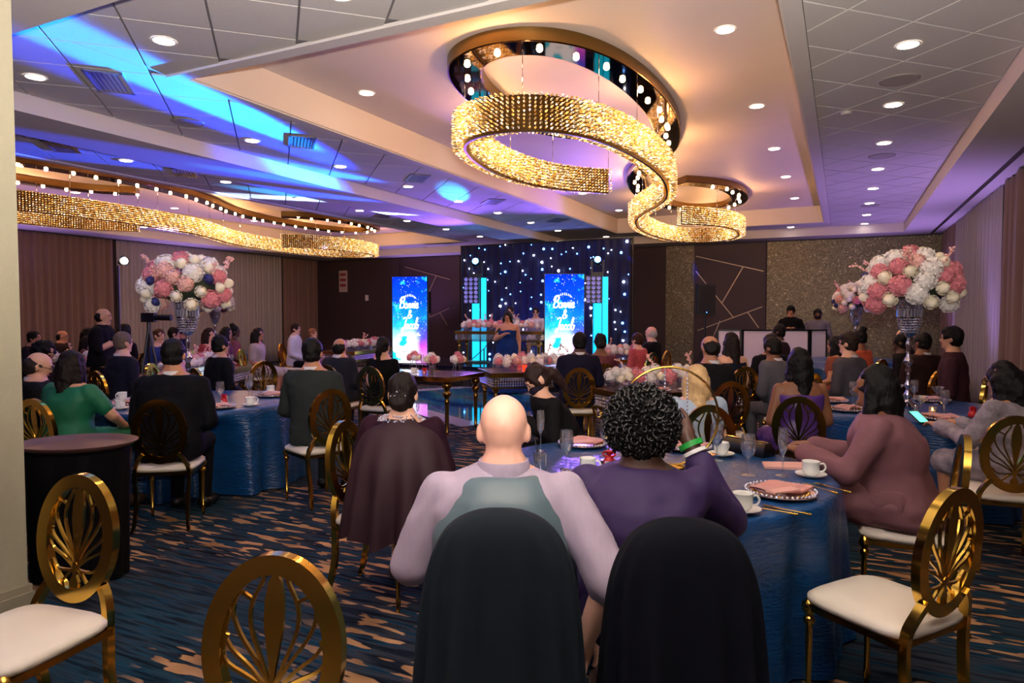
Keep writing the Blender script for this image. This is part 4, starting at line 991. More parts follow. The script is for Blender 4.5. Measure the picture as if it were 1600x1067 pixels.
def pa(x, y, z0, rz, label):
    t = thing('loudspeaker', label, 'speaker', (x, y, 0), rz)
    MB().box(-.18, .18, -.17, .17, z0, z0+.66).build('cabinet', BLACKP, t, None); MB().box(-.16, .16, -.178, -.168, z0+.04, z0+.62).build('grille', mat('speaker_grille', '#16171c', .7, bump=.5, bscale=300), t, None)
    MB().ball((0, -.18, z0+.06), .008, 8, 6).build('power_led', mat('blue_led', '#4080ff', .5, emit='#3a7bff', estr=8), t)
    MB().tube([(0, 0, 1.0), (0, 0, z0)], .02, 10).build('pole', BLACKP, t)
    for k in range(3):
        a = 2*pi*k/3+.4; MB().tube([(0, 0, 1.0), (.42*cos(a), .42*sin(a), .015)], .014, 8).build('leg', BLACKP, t)
pa(-2.62, 14.75, 1.56, R(20), 'black loudspeaker on a tripod pole beside the DJ booth')
pa(-11.7, 17.8, 1.62, R(20), 'black loudspeaker on a pole against the plum panel beside the star drape')
# photographer's gear
t = thing('light_stand', 'tall light stand with a small bright video light above the standing photographer', 'light stand', (-9.39, 6.33, 0))
MB().tube([(0, 0, .5), (0, 0, 2.28)], .016, 8).build('column', BLACKP, t)
for k in range(3): MB().tube([(0, 0, .75), (.4*cos(k*2.09), .4*sin(k*2.09), .01)], .012, 8).build('leg', BLACKP, t)
MB().lathe([(.03, 0), (.05, .06), (.075, .1)], 16, M=Matrix.Translation((.04, 0, 2.32)) @ Matrix.Rotation(R(75), 4, 'Y')).build('lamp_housing', BLACKP, t)
MB().lathe([(.001, 0), (.045, 0), (.047, .01)], 16, M=Matrix.Translation((.145, 0, 2.345)) @ Matrix.Rotation(R(75), 4, 'Y')).build('lamp_face', mat('video_light', '#ffffff', .5, emit='#fff2dc', estr=25), t)
light('video_light_beam', 'SPOT', (-9.2, 6.35, 2.36), 60, '#fff0dc', (-6, 9, 1.4), .05, 80, .6)
t = thing('camera_tripod', 'video camera on a black tripod beside the standing photographer', 'camera', (-9.65, 6.98, 0), R(-60))
for k in range(3): MB().tube([(0, 0, 1.38), (.25*cos(k*2.09+1.57), .25*sin(k*2.09+1.57), .01)], .02, 8).build('leg', BLACKP, t)
MB().tube([(0, 0, 1.3), (0, 0, 1.46)], .03, 8).build('head', BLACKP, t); MB().box(-.06, .06, -.09, .1, 1.46, 1.6).build('camera_body', BLACKP, t, None)
MB().lathe([(.04, 0), (.045, .05), (.05, .22), (.05, .24)], 14, M=Matrix.Translation((0, .1, 1.53)) @ Matrix.Rotation(R(-90), 4, 'X')).build('lens', BLACKP, t)
# waiter's tray on a draped stand
t = thing('tray_stand', 'folding tray stand draped in black cloth beside the beige pillar', 'stand', (-4.12, 2.5, 0), R(26))
n = 60; rows = []
for q, z in ((.9, .01), (.92, .3), (.95, .6), (1, .765), (.9, .78), (.02, .782)): rows.append([(.29*q*(1+.05*sin(j*.9)*(z < .7))*cos(2*pi*j/n), .24*q*(1+.05*sin(j*.9)*(z < .7))*sin(2*pi*j/n), z) for j in range(n)])
MB().loft(rows).build('drape', cloth('#08080b', .9), t, 60)
t = thing('serving_tray', 'large oval brown serving tray resting on the black draped stand', 'tray', (-4.12, 2.5, .783), R(26)); n = 48
def el(a, b, z): return [(a*cos(2*pi*j/n), b*sin(2*pi*j/n), z) for j in range(n)]
MB().loft([el(.01, .01, .006), el(.26, .2, .006), el(.29, .23, .012), el(.325, .26, .035), el(.335, .27, .036), el(.335, .27, .03), el(.29, .23, .002), el(.01, .01, 0)]).build('tray_body', mat('tray_brown', '#5d3f3b', .45), t, 60)

# ------------------------------------------------------------------ tables
TC1, TC2, TC3 = (-.9, 3.55), (-5.5, 4.5), (.55, 6.85)
round_table(*TC1, 'round banquet table with the gold hoop centrepiece', 'navy satin cloth over the table with the gold hoop centrepiece', seed=1, dents=((-84, .25, 17), (43, .2, 17)))
round_table(*TC2, 'round banquet table where the woman in green sits', 'navy satin cloth over the table where the woman in green sits', seed=2, dents=((-82, .26, 17), (-110, .26, 16), (-40, .22, 17)))
round_table(*TC3, 'round banquet table where the woman in patterned lace sits', 'navy cloth over the table where the woman in patterned lace sits', seed=3)
round_table(.22, 13.8, 'round banquet table beside the DJ booth', 'navy cloth over the round table beside the DJ booth', seed=4)
round_table(.05, 12.0, 'round banquet table in front of the DJ booth where the woman in orange sits', 'navy cloth over the table where the woman in orange sits', seed=5, r=.7)
round_table(-12.1, 10.3, 'round banquet table by the grey sheer curtain', 'navy cloth over the round table by the grey sheer curtain', seed=6)
long_table(-5.7, 7.85, 0, 2.4, .9, 'gold table with turned legs and small flower stands at the dance floor corner', .009, False)
long_table(-3.86, 9.16, R(40), 1.9, .9, 'gold mirrored table with bead apron in front of the singer', .009)
long_table(-1.70, 7.48, R(49.5), 1.5, .7, 'gold mirrored table with bead apron behind the gold hoop')
long_table(-8.4, 6.75, R(118.6), 2.0, .95, 'gold mirrored table with bead apron below the tall white and pink flowers')
long_table(-10.2, 12.8, R(100), 2.2, .9, 'gold mirrored table with bead apron before the man in the white shirt')
long_table(-10.7, 6.37, R(26), 1.1, .8, 'gold mirrored table beside the standing photographer')
long_table(-3.75, 12.15, R(26), 1.1, .8, 'gold mirrored table before the old couple beside the star drape')
long_table(-6.75, 13.35, R(14), 1.9, .75, 'sweetheart table on the stage with a crystal apron', SZ)
ZT = .766
centrepiece(-5.6, 4.45, TZ, 'tall crystal vase with white and pink hydrangea dome before the grey sheer', 3)
centrepiece(.53, 6.9, TZ, 'tall crystal vase with pink, cream and navy flower dome beside the brown drape', 5)
centrepiece(.22, 13.8, TZ, 'crystal vase with pink flower dome against the glitter wallpaper', 8)
centrepiece(-12.1, 10.3, TZ, 'slim crystal vase with flowers behind the other dome at the sheer curtain', 11)
flower_box(-3.95, 8.98, ZT+.009, R(40), 1.3, 'low box of white and pink blooms on the table before the singer', 21)
flower_box(-1.99, 7.33, ZT, R(49.5), .8, 'low box of cream hydrangeas on the table behind the gold hoop', 22, W=.28)
flower_box(-1.55, 7.95, ZT, R(49.5), .55, 'box of blush blossoms on the table before the balding man in black', 23)
flower_box(-8.4, 6.75, ZT, R(118.6), 1.6, 'long box of white and pink blooms beside the man in glasses', 24, W=.34)
flower_box(-10.15, 12.8, ZT, R(100), 1.7, 'long box of white blooms before the man in the white shirt', 25)
flower_box(-10.7, 6.37, ZT, R(26), .95, 'box of white and coral blooms beside the standing photographer', 26)
flower_box(-3.75, 12.15, ZT, R(26), .7, 'small box of coral blooms before the old couple', 27)
flower_box(-6.75, 13.3, SZ+ZT, R(14), 1.75, 'garland box of pink and white blooms along the sweetheart table', 28)
for i, (x, y, wh) in enumerate(((-4.75, 8.05, 'at the corner by the dance floor'), (-5.05, 7.85, 'behind the glass of cola'), (-5.5, 8.1, 'behind the red favor bag'), (-5.95, 7.95, 'before the balding man'))): bud_stand(x, y, ZT+.009, 'flower stand with acrylic legs on the gold table '+wh, 31+i, None)

# ------------------------------------------------------------------ guests
STG = (-6.5, 14.)
def seat(px, py, top, label, who, tgt=STG, ct=None, coff=(0, 0), chair_=True, **k):
    fc = toward(px, py, *tgt); b, HM, fn = person(px, py, top, fc, label, **k)
    if chair_ and k.get('pose', 'sit') == 'sit':
        cf = toward(px, py, *ct) if ct else fc
        o = Vector(b.location)+Vector((coff[0], coff[1], 0)); c_ = chair(o.x, o.y, cf, 'gold oval-back chair under the '+who); c_.location.z = k.get('floor', 0)
    return b, HM, fn
NV = .0085
# --- the couple at the near table
vest = mat('vest_satin', '#5b7079', .35, var=.1, vscale=5, bump=.25, bscale=9); lil = mat('lilac_stripe', '#a99cb0', .75, var=.1, vscale=120, stretch=(3, .2, .2), bump=.1, bscale=12)
bald, HMb, (zr, xo, yo) = seat(-.985, 1.963, 1.32, 'bald man in a grey satin vest and lilac shirt seen from behind', 'bald man in the grey vest', (-5.2, 11), sk='pink', hair=('bald', '#222222'), fit='shirt', col=lil, col2='#20242c', wide=1.16, lean=.1, sleeve=.56, collar=True, vox=NV, arms=(((-.29, .07, .78), (-.2, .3, .74)), ((.318, -.085, .79), (.26, -.05, .62))))
mb = MB(); rows = []; n = 28
for q, a, b_ in ((.02, .243, .198), (.12, .243, .198), (.22, .233, .183), (.32, .231, .179), (.4, .23, .178), (.46, .208, .168), (.51, .18, .155), (.55, .15, .132), (.575, .118, .11)):
    rows.append([(a*math.copysign(abs(cos(2*pi*j/n))**.85, cos(2*pi*j/n)), .1*min(q, .62)/.56+b_*math.copysign(abs(sin(2*pi*j/n))**.85, sin(2*pi*j/n)), zr(q)) for j in range(n)])
mb.loft(rows); job('vest', mb, vest, bald, .01, 5, None, (.006, 6))
pur, HMp, _ = seat(-.63, 2.33, 1.295, 'woman in a deep purple blouse with short black curls seen from behind', 'woman in the purple blouse', (-4.0, 11), chair_=False, sk='dark', hair=('curly', '#0c0b0c'), fit='dress', col=mat('purple_jersey', '#301c50', .7, var=.12, vscale=4, bump=.15, bscale=8), fem=True, wide=1.27, depth=1.08, lean=.1, sleeve=.85, zhi=.575, vox=NV, arms=('table', ((.32, .2, .84), (.2, .3, 1.1))))
PF = pur.rotation_euler[2]
chair(-.482, 2.112, PF, 'gold oval-back chair under the woman in the purple blouse')
mb = MB(); rnd = random.Random(2)   # glossy ringlets
for i in range(420):
    z = 1-1.75*(i+.5)/420; q = max(.05, 1-z*z)**.5; a = i*2.39996; n_ = Vector((q*cos(a), q*sin(a), z))
    if n_.y > .45 and n_.z < .45: continue
    c_ = Vector((0, -.02, .02))+Vector((n_.x*.118, n_.y*.124, n_.z*.122)); u = n_.orthogonal().normalized(); v = n_.cross(u); ph = rnd.uniform(0, 6.28); r = rnd.uniform(.012, .02)
    mb.tube([HMp @ (c_+(u*cos(ph+s_*.9)+v*sin(ph+s_*.9))*r*(1-.06*s_)+n_*(.006*s_-.01)) for s_ in range(8)], [.006]*7+[.002], 5)
o = mb.build('ringlets', mat('ringlet_black', '#0b0a0b', .34, var=.3, vscale=30, spec=.35), pur, 180); o['kind'] = 'stuff'
ea, eb = Vector((.32, .2, .84)), Vector((.2, .3, 1.1))
for z, c_, w_ in ((.97, '#1f9a3a', .02), (.87, '#e8e8e8', .014)):
    M = Matrix.Translation(ea.lerp(eb, z)) @ (eb-ea).to_track_quat('Z', 'Y').to_matrix().to_4x4(); MB().lathe([(.04, -w_/2), (.046, -w_/2), (.046, w_/2), (.04, w_/2), (.04, -w_/2)], 20, M=M, caps=False).build('wristband', mat('band_'+c_[1:], c_, .5), pur)
# jackets hung over the two chair backs
def hung(x, y, rz, m, label, seed, kw=1., kz=1.):
    rows = []; n = 72; rnd = random.Random(seed); p1 = rnd.uniform(0, 6)
    prof = crom([(z, a, b_) for z, a, b_ in ((.2, .245, .105), (.4, .24, .098), (.6, .232, .09), (.75, .222, .084), (.86, .205, .078), (.94, .172, .07), (.985, .13, .056), (1.01, .07, .035), (1.018, .01, .006))], 4)
    for z, a, b_ in prof:
        amp = .026*max(0, (1.0-z)/.7); sq_ = lambda v: math.copysign(abs(v)**.68, v); rows.append([((a+amp*sin(j*1.15+p1))*sq_(cos(2*pi*j/n)), (b_+amp*sin(j*1.15+p1)+amp*.7*sin(j*.53))*sq_(sin(2*pi*j/n))-.008*(1-z), z) for j in range(n)])
    rows = [[(x_, y_, max(z_, .5/kz)) if y_ > .0 else (x_, y_, z_) for x_, y_, z_ in r] for r in rows]   # the front flap ends on the seat
    jm = MB(); jm.loft(rows, False); jm.add(rows[-1], [tuple(range(n))])
    o = jm.build('hung_jacket', m, None, 180, (x, y, 0)); o.rotation_euler = (0, 0, rz); o.scale = (kw, 1, kz); return tag(o, label, 'jacket')
jk = mat('charcoal_suiting', '#18222a', .85, spec=.2, var=.12, vscale=6); jk2 = mat('ink_suiting', '#0d1019', .88, spec=.15, var=.12, vscale=6)
bl = bald.location; f_ = bald.rotation_euler[2]
hung(bl.x+.266*sin(f_), bl.y-.266*cos(f_), f_, jk, 'charcoal suit jacket hung over the chair of the man in the grey vest', 1, .95, 1.04)
hung(-.482+.255*sin(PF)+.006, 2.112-.255*cos(PF), PF, jk2, 'ink black jacket hung over the chair of the woman in the purple blouse', 2, .95)
# --- maroon cape
mar, HMm, (zr, xo, yo) = seat(-2.15, 3.06, 1.255, 'woman in a sheer maroon cape with a jewelled collar and hair clip', 'woman in the maroon cape', (-5.5, 11), chair_=False, sk='light', hair=('lowbun', '#17100f'), fit='dress', col='#2a1220', fem=True, wide=1.12, sleeve=.5, vox=.011, lean=.06)
chair(-2.3, 3.08, toward(-2.3, 3.08, -.6, 3.3), 'gold oval-back chair beside the woman in the maroon cape')
rows = []; n = 96; cf_ = toward(-2.3, 3.08, -.6, 3.3); CM = (Matrix.Translation((-2.3, 3.08, 0)) @ Matrix.Rotation(cf_, 4, 'Z')).inverted() @ Matrix.Translation(mar.location) @ Matrix.Rotation(mar.rotation_euler[2], 4, 'Z')
prof = crom([(1.025, .075, .068), (1.0, .11, .085), (.965, .18, .11), (.905, .225, .14), (.79, .26, .19), (.65, .28, .215), (.5, .295, .235), (.4, .305, .245)], 3)
for z, a, b_ in prof:
    am = .04*max(0, min(1, (1-z)/.6))**1.4; row = []
    for j in range(n):
        th = 2*pi*j/n; p = Vector(((a+am*sin(j*.75+.5*sin(j*.22)))*cos(th), .02+(b_+am*sin(j*.75+1))*sin(th), z-.02*sin(j*.4)*(z < .45)))
        c_ = CM @ p
        if abs(c_.x) < .235 and abs(c_.y) < .24 and c_.z < .5: p.z = .5   # lies on the seat
        row.append(p)
    rows.append(row)
mb = MB(); mb.loft(rows, False); mb.build('cape', mat('maroon_chiffon', '#2c0e1b', .7, var=.15, vscale=5), mar, 180)
mb = MB(); rnd = random.Random(5)
for i in range(150):
    a = rnd.uniform(0, 6.28); q = rnd.random(); mb.ball((cos(a)*(.08+.05*q), .02+sin(a)*(.07+.03*q), 1.045-.03*q), .005, 6, 4)
o = mb.build('collar_beads', CRYS, mar, 180); o['kind'] = 'stuff'
mb = MB()
for i in range(16): mb.ball(HMm @ Vector((rnd.gauss(0, .022), -.125, -.01+rnd.gauss(0, .022))), .005, 6, 4)
o = mb.build('hair_clip', CRYS, mar, 180); MB().tube([HMm @ Vector((.085, .0, -.05+.028*cos(a)))+Vector((.0, .028*sin(a), -.02)) for a in [6.28*i/14 for i in range(15)]], .002, 5).build('hoop_earring', SILVER, mar)
# --- others round the near table
seat(.16, 4.08, 1.30, 'woman in a mauve long-sleeved dress with a black bob, hands at the table', 'woman in the mauve dress', (-1.2, 4.35), ct=(-.9, 4.1), sk='brown', hair=('bob', '#0b0a0c'), fit='dress', col=mat('mauve_jersey', '#764c54', .75, var=.1, vscale=4, bump=.2, bscale=7), fem=True, wide=1.3, lean=.12, vox=.0105, arms=('table', 'table'), zhi=.57, roll=-.02, depth=1.15)
seat(-1.96, 4.44, 1.22, 'masked woman in black bending forward with a loose ponytail', 'masked woman in black', (-3.06, 3.54), sk='light', hair=('pony', '#2a1a18'), fit='dress', col='#131013', fem=True, lean=.3, hp=38, vox=.012, arms=('chest', 'lap'), mask='#201828', seen=True, zhi=.56)
seat(-.94, 4.95, 1.21, 'woman with long pale blonde hair at the near table turned to the stage', 'blonde woman', (-5, 13), ct=(-3, 9), sk='light', hair=('verylong', '#c9a878'), fit='dress', col='#9fb0c4', fem=True, vox=.013, sleeve=.3)
# --- table by the brown drape
seat(-.3, 5.75, 1.31, 'woman in a violet satin dress with very long black hair', 'woman in the violet satin dress', (-3.0, 12), ct=(-.3, 9), sk='brown', hair=('verylong', '#0a090b'), fit='dress', col=mat('violet_satin', '#4b2a78', .4, var=.2, vscale=5, bump=.3, bscale=9), fem=True, sleeve=0, zhi=.47, vox=.013, wide=1.05)
seat(-.68, 7.84, 1.325, 'man in a grey suit leaning in beside the woman in violet satin', 'leaning man in grey', (-4, 10), sk='brown', hair=('short', '#120f0e'), fit='suit', col='#54535b', lean=.16, hp=15, roll=-.06)
seat(.06, 8.15, 1.38, 'man in glasses and a grey suit in profile before the DJ booth', 'man in glasses and grey suit', (-5, 11.5), sk='light', hair=('thick', '#2b1e18'), fit='suit', col='#4a4850', glasses=True, seen=True, hy=10)
seat(1.0, 8.16, 1.45, 'young man in a dark plum shirt in profile beside the sheer curtain', 'young man in the plum shirt', (-3, 9.2), sk='olive', hair=('thick', '#0d0b0c'), fit='shirt', col='#3a2029', col2='#1a1a20', seen=True, lean=.02)
seat(.95, 5.4, 1.26, 'woman in a patterned grey lace blouse and glasses looking at her phone', 'woman in patterned lace', (-.6, 6.6), chair_=False, sk='tan', hair=('bob', '#0e0c0d'), fit='dress', col=mat('grey_lace', '#8b828c', .7, var=.95, vscale=16, bump=.5, bscale=30), fem=True, wide=1.15, lean=.12, hp=14, glasses=True, seen=True, vox=.012, arms=('table', 'table'))
chair(.93, 5.22, toward(.93, 5.22, .75, 7), 'gold oval-back chair under the woman in patterned lace')
ph = thing('phone', 'lit smartphone with a green screen held by the woman in lace', 'phone', (.53, 5.93, .80), R(30)); MB().box(-.036, .036, -.075, .075, 0, .008, Matrix.Rotation(R(25), 4, 'X')).build('case', BLACKP, ph, None); MB().box(-.033, .033, -.07, .07, .0085, .0095, Matrix.Rotation(R(25), 4, 'X')).build('screen', mat('phone_screen', '#4fd2a0', .4, emit='#4fe0a8', estr=1.6), ph, None)
seat(.85, 9.3, 1.36, 'broad man in dark brown seen from behind beside the brown drape', 'broad man in dark brown', (-3, 14), sk='brown', hair=('short', '#100d0d'), fit='suit', col='#2a1a1a', wide=1.2)
seat(.77, 10.94, 1.38, 'pale man in a dark shirt behind the dark-skinned man in a suit', 'pale man in the dark shirt', (-5, 12), sk='light', hair=('balding', '#3a2a22'), fit='shirt', col='#1c1416', seen=True)
seat(.68, 10.0, 1.33, 'dark-skinned man in a black suit leaning at the table before the DJ wall', 'dark-skinned man in black', (-4, 11.2), sk='dark', hair=('short', '#0c0a0a'), fit='suit', col='#0e0e12', lean=.1, seen=True)
seat(-.08, 9.77, 1.29, 'woman with black hair in profile before the white DJ panel', 'black-haired woman before the DJ panel', (-5, 11.5), sk='tan', hair=('bob', '#0b0a0b'), fit='dress', col='#8a4c3c', fem=True, seen=True, sleeve=.2)
seat(.22, 10.6, 1.36, 'woman in a coral orange dress with a short black updo', 'woman in coral orange', (-4, 13), sk='brown', hair=('topbun', '#0b0a0b'), fit='dress', col='#c0583c', fem=True, sleeve=.3)
seat(-1.21, 8.53, 1.36, 'dark-haired woman with bare arms before the DJ booth', 'bare-armed dark-haired woman', (-5, 13), sk='light', hair=('long', '#1d1414'), fit='dress', col='#14192c', fem=True, sleeve=0, zhi=.48)
seat(-.8, 8.95, 1.33, 'man in a black suit beside the bare-armed woman', 'man in black beside the bare-armed woman', (-4, 14), sk='tan', hair=('short', '#1a1310'), fit='suit', col='#121217')
seat(-1.15, 6.72, 1.37, 'balding man in a black jacket at the table behind the gold hoop', 'balding man in black', (-3.5, 9.0), ct=(-2, 8), sk='tan', hair=('balding', '#1a1512'), fit='suit', col='#15151a', lean=.12, hp=16)
seat(-.89, 11.3, 1.42, 'dark-skinned man in a brown jacket against the white DJ panel', 'man in the brown jacket', (-6, 12.5), sk='dark', hair=('short', '#0f0c0c'), fit='suit', col='#2c1c20', seen=True)
# --- centre
seat(-2.82, 7.63, 1.36, 'man in a midnight suit leaning beside a woman in a maroon sari', 'man in the midnight suit', (-5.8, 13), sk='dark', hair=('short', '#0e0c0d'), fit='suit', col='#14142a', wide=1.1, lean=.08, roll=.05)
seat(-2.79, 8.32, 1.33, 'woman in a maroon and gold sari with a low bun', 'woman in the maroon sari', (-5.5, 13), sk='brown', hair=('lowbun', '#0e0b0c'), fit='dress', col=mat('sari', '#5a1c2c', .5, var=.5, vscale=14, bump=.2, bscale=20), fem=True)
seat(-2.95, 11.5, 1.37, 'grey-haired man in a black suit in profile beside the star drape', 'grey-haired man in black', (-7.5, 12.4), sk='pink', hair=('balding', '#b9b2ac'), fit='suit', col='#101015', seen=True)
seat(-3.0, 10.8, 1.27, 'woman in red and white beside the grey-haired man', 'woman in red and white', (-7.5, 12.4), sk='pink', hair=('short', '#3a2018'), fit='dress', col=mat('red_print', '#b0454f', .7, var=.6, vscale=30), fem=True, seen=True)
sing, _, _ = seat(-5.99, 12.1, 1.64, 'woman in a strapless navy gown standing at a microphone reading', 'x', (-2, 0), sk='tan', hair=('long', '#130e0e'), fit='dress', col='#15306a', fem=True, pose='stand', wide=1.18, sleeve=0, zhi=.44, arms=('hang', 'chest'), seen=True, hp=16, vox=.015)
seat(-7.0, 14.28, 1.76, 'groom in a light grey suit at the sweetheart table', 'groom', (-3, 2), sk='light', hair=('short', '#241915'), fit='suit', col='#8b8796', floor=SZ, seen=True)
seat(-6.42, 14.45, 1.73, 'bride in white with a jewelled headpiece at the sweetheart table', 'bride', (-2.4, 2), sk='light', hair=('bun', '#1c1412'), fit='dress', col='#d9d4dc', fem=True, sleeve=.3, floor=SZ, seen=True)
t = thing('microphone_stand', 'slanted boom microphone stand beside the woman in navy', 'microphone', (-6.37, 11.82, 0)); MB().tube([(0, 0, 0), (0, 0, .9)], .012, 8).build('column', BLACKP, t); MB().lathe([(.001, .0), (.13, .0), (.12, .02), (.001, .03)], 20, caps=False).build('base', BLACKP, t)
MB().tube([(-.25, -.05, .68), (0, 0, .9), (.24, .05, 1.22)], .008, 8).build('boom', BLACKP, t); MB().tube([(.24, .05, 1.22), (.32, .07, 1.3)], [.012, .024], 8).build('capsule', BLACKP, t)
for x, y, h_, lb, sk_, hr, cl in ((-.98, 15.43, 1.76, 'bearded DJ in black with headphones behind the white panels', 'tan', ('thick', '#0f0d0d'), '#0d0d10'), (-.47, 15.68, 1.69, 'masked man in a grey shirt beside the DJ', 'brown', ('short', '#141010'), '#6d6a78')):
    seat(x, y, h_, lb, 'x', (.2, 0), sk=sk_, hair=hr, fit='shirt', col=cl, col2='#101014', pose='stand', seen=True, mask='#1a1724' if 'masked' in lb else None, arms=('chest', 'chest'), hp=10)
# --- left-hand table
seat(-5.3, 3.2, 1.295, 'woman in an emerald dress with flutter sleeves and long dark hair', 'woman in emerald', (-5.9, 6.5), ct=(-5.5, 4.5), sk='olive', hair=('verylong', '#17100f'), fit='dress', col=mat('emerald_crepe', '#0a6a49', .65, var=.15, vscale=5, bump=.15, bscale=9), fem=True, wide=1.2, sleeve=.32, vox=.012, lean=.05, arms=('lap', ((.27, .16, .8), (.16, .36, .7))))
seat(-6.02, 3.35, 1.26, 'man in glasses and a black suit beside the beige pillar looking at his phone', 'man in glasses by the pillar', (-4.9, 5.2), ct=(-5.5, 4.5), sk='light', hair=('balding', '#2a2220'), fit='suit', col='#101014', glasses=True, seen=True, hp=18, lean=.08, arms=('lap', 'table'), vox=.014)
seat(-4.61, 3.54, 1.385, 'man in a black suit seen squarely from behind at the left table', 'man in the black suit', (-6.2, 6.2), ct=(-5.5, 4.7), sk='tan', hair=('short', '#0d0c0d'), fit='suit', col='#0d0e14', wide=1.22, lean=.08, vox=.012)
seat(-6.51, 5.62, 1.33, 'man in glasses and a black suit on the far side of the left table', 'man in glasses across the table', (-5.0, 12), sk='olive', hair=('short', '#0e0c0d'), fit='suit', col='#0e0f14', glasses=True, seen=True, vox=.014)
seat(-4.07, 4.47, 1.367, 'man in a dark green-grey suit at the edge of the left table', 'man in the green-grey suit', (-6.3, 11), ct=(-6, 5.2), sk='tan', hair=('short', '#0d0c0c'), fit='suit', col='#2b302f', wide=1.12, lean=.05, vox=.012, roll=-.05)
seat(-5.62, 6.66, 1.28, 'balding man in a dark suit at the gold table by the dance floor', 'balding man by the dance floor', (-6.3, 13), sk='tan', hair=('balding', '#140f0e'), fit='suit', col='#23232b')
seat(-5.0, 6.72, 1.30, 'woman in a black dress with a sleek ponytail by the dance floor', 'woman with the sleek ponytail', (-5.4, 13), sk='light', hair=('pony', '#0f0c0d'), fit='dress', col='#08080c', fem=True, sleeve=.2)
# --- far left
seat(-10.2, 10.7, 1.39, 'bearded man in a white shirt and tie by the grey sheer', 'man in the white shirt', (-5, 13), sk='pink', hair=('short', '#2a1a16'), fit='shirt', col='#c3bed2', col2='#131318', seen=True, collar=True)
seat(-10.35, 11.37, 1.27, 'woman with short fair hair behind the man in the white shirt', 'fair-haired woman', (-5, 13), sk='pink', hair=('short', '#8a5c40'), fit='dress', col='#8e6a86', fem=True, seen=True)
seat(-9.29, 6.04, 1.66, 'bald photographer dressed in black standing beside the light stand', 'x', (-5.5, 9), sk='olive', hair=('balding', '#1a1412'), fit='shirt', col='#0e0d12', col2='#0b0b0e', pose='stand', seen=True, wide=1.15, arms=('hang', 'chest'), sleeve=.5)
FL = [(-10.75, 7.35, 1.41, 'woman with glossy black hair sitting behind the camera tripod', 'tan', ('long', '#0a090b'), '#141018', True, 'dress'),
      (-7.2, 4.9, 1.38, 'older man with grey hair in a navy suit beside the photographer', 'pink', ('short', '#6a5a50'), '#191a28', False, 'suit'),
      (-12.05, 7.55, 1.34, 'woman with long black hair against the brown drape', 'light', ('long', '#0e0b0c'), '#5c4030', True, 'dress'),
      (-13.4, 7.9, 1.27, 'balding man in brown against the brown drape', 'tan', ('balding', '#1c1411'), '#2b1f1c', False, 'suit'),
      (-11.6, 7.25, 1.2, 'girl with a dark fringe before the brown drape', 'light', ('bob', '#1a1210'), '#6a3a3c', True, 'dress'),
      (-7.35, 4.15, 1.3, 'woman with voluminous dark hair behind the emerald dress', 'tan', ('curly', '#0e0c0e'), '#1a1218', True, 'dress'),
      (-11.78, 6.5, 1.31, 'dark-haired man beside the beige pillar before the drape', 'tan', ('short', '#120e0d'), '#201820', False, 'suit'),
      (-10.0, 7.42, 1.34, 'woman with brown hair pinned up in a blue dress', 'pink', ('bun', '#4a2c20'), '#2c3a78', True, 'dress'),
      (-10.89, 8.38, 1.34, 'young man with dark hair behind the crystal vase', 'pink', ('thick', '#1c120f'), '#232a4c', False, 'suit'),
      (-11.4, 8.95, 1.38, 'man in a navy suit against the grey sheer behind the vase', 'tan', ('short', '#120e0e'), '#1b2248', False, 'suit'),
      (-9.56, 8.02, 1.35, 'woman with long brown hair beside the crystal vase', 'light', ('long', '#2c1814'), '#9c3c40', True, 'dress'),
      (-10.04, 8.8, 1.35, 'woman with black hair to her shoulders by the grey sheer', 'tan', ('long', '#0d0b0c'), '#6c4058', True, 'dress'),
      (-10.38, 9.29, 1.36, 'dark-skinned woman with a high bun by the grey sheer', 'dark', ('topbun', '#0c0a0b'), '#7c4450', True, 'dress'),
      (-9.21, 8.75, 1.34, 'woman with long hair in a pale dress at the end of the flower table', 'tan', ('long', '#150f0f'), '#a89a94', True, 'dress'),
      (-7.45, 5.75, 1.22, 'woman in a dusty pink dress behind the man in the black suit', 'light', ('bun', '#3a241c'), '#c79aa0', True, 'dress')]
TG = {(-7.45, 5.75): (-5, 7.0), (-10.75, 7.35): (-13, 16), (-7.35, 4.15): (-4.5, 5.0), (-11.78, 6.5): (-8, 8.5), (-10.0, 7.42): (-5, 7.5), (-9.56, 8.02): (-5, 9.4), (-9.21, 8.75): (-5, 10.7)}
def short(s):
    for k in (' against ', ' behind ', ' before ', ' beside ', ' by ', ' sitting ', ' at '): s = s.split(k)[0]
    return s
for x, y, h_, lb, sk_, hr, cl, fm, ft in FL: seat(x, y, h_, lb, short(lb), TG.get((x, y), STG), sk=sk_, hair=hr, fit=ft, col=cl, fem=fm, seen=True, vox=.019, sleeve=.4, wide=1.05)
run_jobs()
# --- empty chairs
chair(.16, 2.96, toward(.16, 2.96, -1.2, 3.95), 'empty gold oval-back chair with ivory seat beside the woman in mauve')
chair(-2.56, 1.33, toward(-2.56, 1.33, -2.2, -1.0), 'empty gold oval-back chair with ivory seat beside the beige pillar')
chair(-1.205, 1.02, toward(-1.205, 1.02, -.3, -1.85), 'empty gold oval-back chair standing alone on the carpet behind the maroon cape')
chair(-7.0, 6.6, toward(-7.0, 6.6, -8.5, 7.2), 'empty gold oval-back chair at the long flower table')
